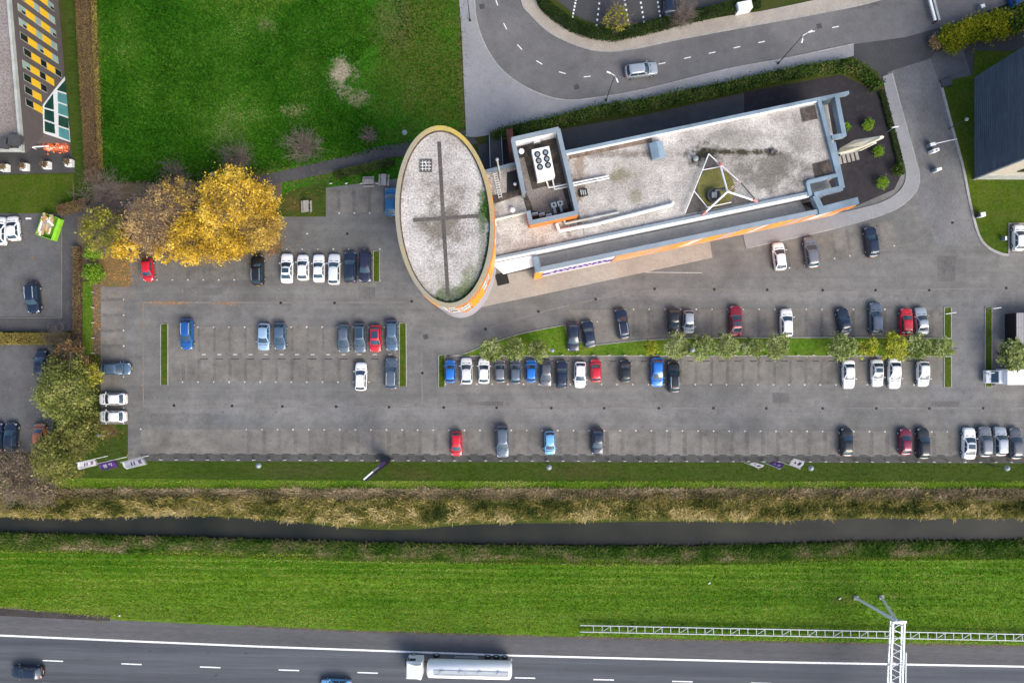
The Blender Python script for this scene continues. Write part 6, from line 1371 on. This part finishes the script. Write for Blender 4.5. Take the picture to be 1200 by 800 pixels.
# lone white box on the north pavement, height bar, small boxes
c = W(873, 6, 1.8); e = empty('advert_box', (c.x, c.y, .12), 'tilted white box unit standing by the north road pavement', 'box unit'); MB().box((c.x, c.y, 1.0), (2.2, 1.2, 1.7), R(12), .05).build('housing', M['offwhite'], e); MB().box((c.x, c.y-.2, 1.88), (1.9, .6, .06), R(12)).build('top_panel', M['white'], e)
c = W(1152, 7, .9); e = empty('utility_cabinet', (c.x, c.y, .01), 'small pale cabinet behind the junction bushes', 'cabinet'); MB().box((c.x, c.y, .45), (.7, .6, .88), R(20), .03).build('housing', M['steelgrey'], e); MB().box((c.x, c.y, .91), (.6, .5, .05), R(20)).build('lid', M['offwhite'], e)
sh = MB(); c = W(1109, 97, .3); sh.box((c.x, c.y, .25), (1.6, 1.1, .4), R(15), .03); tag(sh.build('well_cover', M['pole']), 'dark slab cover at the top corner of the east lawn', 'cover')
a_, b_ = W(1089, -4, 1.1), W(1096.5, 23.5, 1.1); hb = empty('road_barrier', (b_.x, b_.y, 0), 'white double barrier beam across the road at the junction', 'barrier')
for o_ in (0, .6): MB().beam((a_.x+o_, a_.y+.1), (b_.x+o_, b_.y), .32, .85, 1.1).build('beam', M['white' if o_ == 0 else 'lightcoping'], hb)
MB().beam((a_.x+.3, a_.y), (b_.x+.3, b_.y), .26, .5, .84).build('under_beam', M['black'], hb); MB().tube((b_.x+.3, b_.y, 0), (b_.x+.3, b_.y, .8), .12).build('post', M['pole'], hb); MB().tube((a_.x+.3, a_.y+.3, 0), (a_.x+.3, a_.y+.3, .8), .12).build('post', M['pole'], hb)
# guard rail along the motorway: two rails, spacers, braces
gz = .72; top_ = lambda x: 732.6 + (x-690)*.0203; bot_ = lambda x: 740.2 + (x-690)*.0203
r0 = W(690, top_(690)); gd = empty('guard_rail', (r0.x, r0.y, 0), 'long double steel guard rail on the motorway verge', 'guard rail')
for f in (top_, bot_): MB().beam(W(680, f(680), gz), W(1330, f(1330), gz), .115, gz-.28, gz).build('rail', M['galv'], gd)
i = 0; x = 695.5
while x < 1325:
    a_, b_ = W(x, top_(x), gz), W(x+.2, bot_(x), gz); MB().beam(a_, b_, .085, gz-.2, gz-.02).build('spacer', M['galv'], gd)
    if i % 3 == 1:
        d_ = W(x+9.5, top_(x)+1.2, gz); MB().beam(W(x+1.5, bot_(x)-1.2, gz), d_, .06, gz-.2, gz-.05).build('brace', M['galv'], gd)
    if i % 2 == 0: q = a_.lerp(b_, .5); MB().tube((q.x, q.y, 0), (q.x, q.y, gz-.2), .06).build('post', M['galv'], gd)
    x += 10.05; i += 1
# lattice gantry over the motorway
GZ = 8.3; gn = empty('sign_gantry', (*W(1018, 702, 0).to_2d(), 0), 'white lattice gantry with splayed legs reaching over the motorway', 'gantry')
l0, r0_ = W(1046.5, 729, GZ), W(1060, 728, GZ); l1, r1_ = W(1034, 900, GZ), W(1049, 900, GZ)
l1, r1_ = W(1042 - .055*100, 830, GZ), W(1056.5 - .02*100, 830, GZ)
l1 = l0 + (W(1043, 800, GZ)-l0)*3.2; r1_ = r0_ + (W(1057.5, 800, GZ)-r0_)*3.2
dn = Vector((0, 0, -.6))
for a_, b_ in ((l0, l1), (r0_, r1_)):
    MB().beam(a_, b_, .22, GZ-.11, GZ+.11).build('top_chord', M['gantry'], gn); MB().beam(a_, b_, .2, GZ-.7, GZ-.55).build('bottom_chord', M['gantry'], gn)
N_ = 30
for i in range(N_):
    t0, t1 = i/N_, (i+1)/N_; A, B_, A1, B1_ = l0.lerp(l1, t0), r0_.lerp(r1_, t0), l0.lerp(l1, t1), r0_.lerp(r1_, t1)
    MB().tube(A if i % 2 else B_, B1_ if i % 2 else A1, .055).build('diagonal', M['gantry'], gn)
    if i % 2 == 0: MB().tube(A + dn, B1_ + dn, .04).build('lower_diagonal', M['gantry'], gn)
    if i % 3 == 0:
        for q, q1 in ((A, A1), (B_, B1_)): MB().tube(q, q1 + dn, .05).build('side_diagonal', M['gantry'], gn)
MB().beam(l0 + Vector((-.1, 0, 0)), r0_ + Vector((.25, 0, 0)), .3, GZ-.2, GZ+.14).build('end_beam', M['gantry'], gn)
cc_ = l0.lerp(r0_, .35) + Vector((0, .1, -.1))
for q in (W(1003, 700, .1), W(1033, 699.5, .1)):
    MB().tube(q, cc_, .19, .26, 8).build('leg', M['gantry'], gn, smooth=40); mm = MB(); mm.box((q.x, q.y, .1), (.7, .7, .2)); mm.build('foot', M['kerb'], gn)
MB().beam(W(1062, 764, 7.2), W(1061, 840, 7.2), .18, 5.4, 7.2).build('sign_board', M['steelgrey'], gn)
for q in (l0 + (l1-l0)*.98, r0_ + (r1_-r0_)*.98): MB().tube((q.x, q.y, 0), q, .2, .2, 8).build('leg', M['galv'], gn)
# light line of paint before the office, litter on the verge
mm = MB(); mm.beam(W(753, 319), W(823, 319.6), .07, .018, .024); struct(mm.build('road_markings', M['stud']))
for (px, py, lab) in ((140, 721, 'pale scrap of litter on the verge near the left hard shoulder'), (831, 683, 'tiny white scrap of litter in the middle of the verge'), (984, 701, 'pale scrap in the worn patch left of the gantry leg')):
    c = W(px, py, .1); mm = MB(); mm.box((c.x, c.y, .15), (.32, .2, .1), .6, .03); mm.box((c.x+.1, c.y+.08, .2), (.2, .16, .08), 1.2, .02); tag(mm.build('litter_scrap', M['flag']), lab, 'litter')
c = W(33, 256, .1); mm = MB(); mm.box((c.x, c.y, .03), (.85, .25, .02)); struct(mm.build('parking_markings', M['paint']))

# ------------------------------------------------------------------ camera, sun, sky
sc = bpy.context.scene
cam = bpy.data.cameras.new('camera'); co = bpy.data.objects.new('camera', cam); C.objects.link(co); sc.camera = co
co.location = (0, (400-NY)*S, H); co.rotation_euler = (0, 0, 0); cam.sensor_width = 36; cam.lens = 36*H/(1200*S); cam.shift_y = (NY-400)/1200; cam.clip_start = 1; cam.clip_end = 5000
EL, DX, DY = 40, .62, -.78
az = math.atan2(DX, DY)     # clockwise from north
sun = bpy.data.lights.new('sun', 'SUN'); so = bpy.data.objects.new('sun', sun); C.objects.link(so)
d = Vector((math.sin(az)*math.cos(R(EL)), math.cos(az)*math.cos(R(EL)), math.sin(R(EL)))); so.rotation_euler = d.to_track_quat('Z', 'Y').to_euler(); so.location = d*200
sun.energy = 1.4; sun.angle = R(38); sun.color = (1, .975, .87)
wd_ = bpy.data.worlds.new('World'); sc.world = wd_; wd_.use_nodes = True; nt = wd_.node_tree; sky = nt.nodes.new('ShaderNodeTexSky'); sky.sky_type = 'NISHITA'; sky.sun_disc = False
sky.sun_elevation = R(EL); sky.sun_rotation = az; sky.air_density = 1.0; sky.dust_density = 3.5; sky.ozone_density = 1.0
nt.links.new(sky.outputs[0], nt.nodes['Background'].inputs[0]); nt.nodes['Background'].inputs[1].default_value = .15
vs_ = sc.view_settings; vs_.view_transform = 'Standard'; vs_.look = 'None'; vs_.exposure = 0.86; vs_.gamma = 1; vs_.use_curve_mapping = False
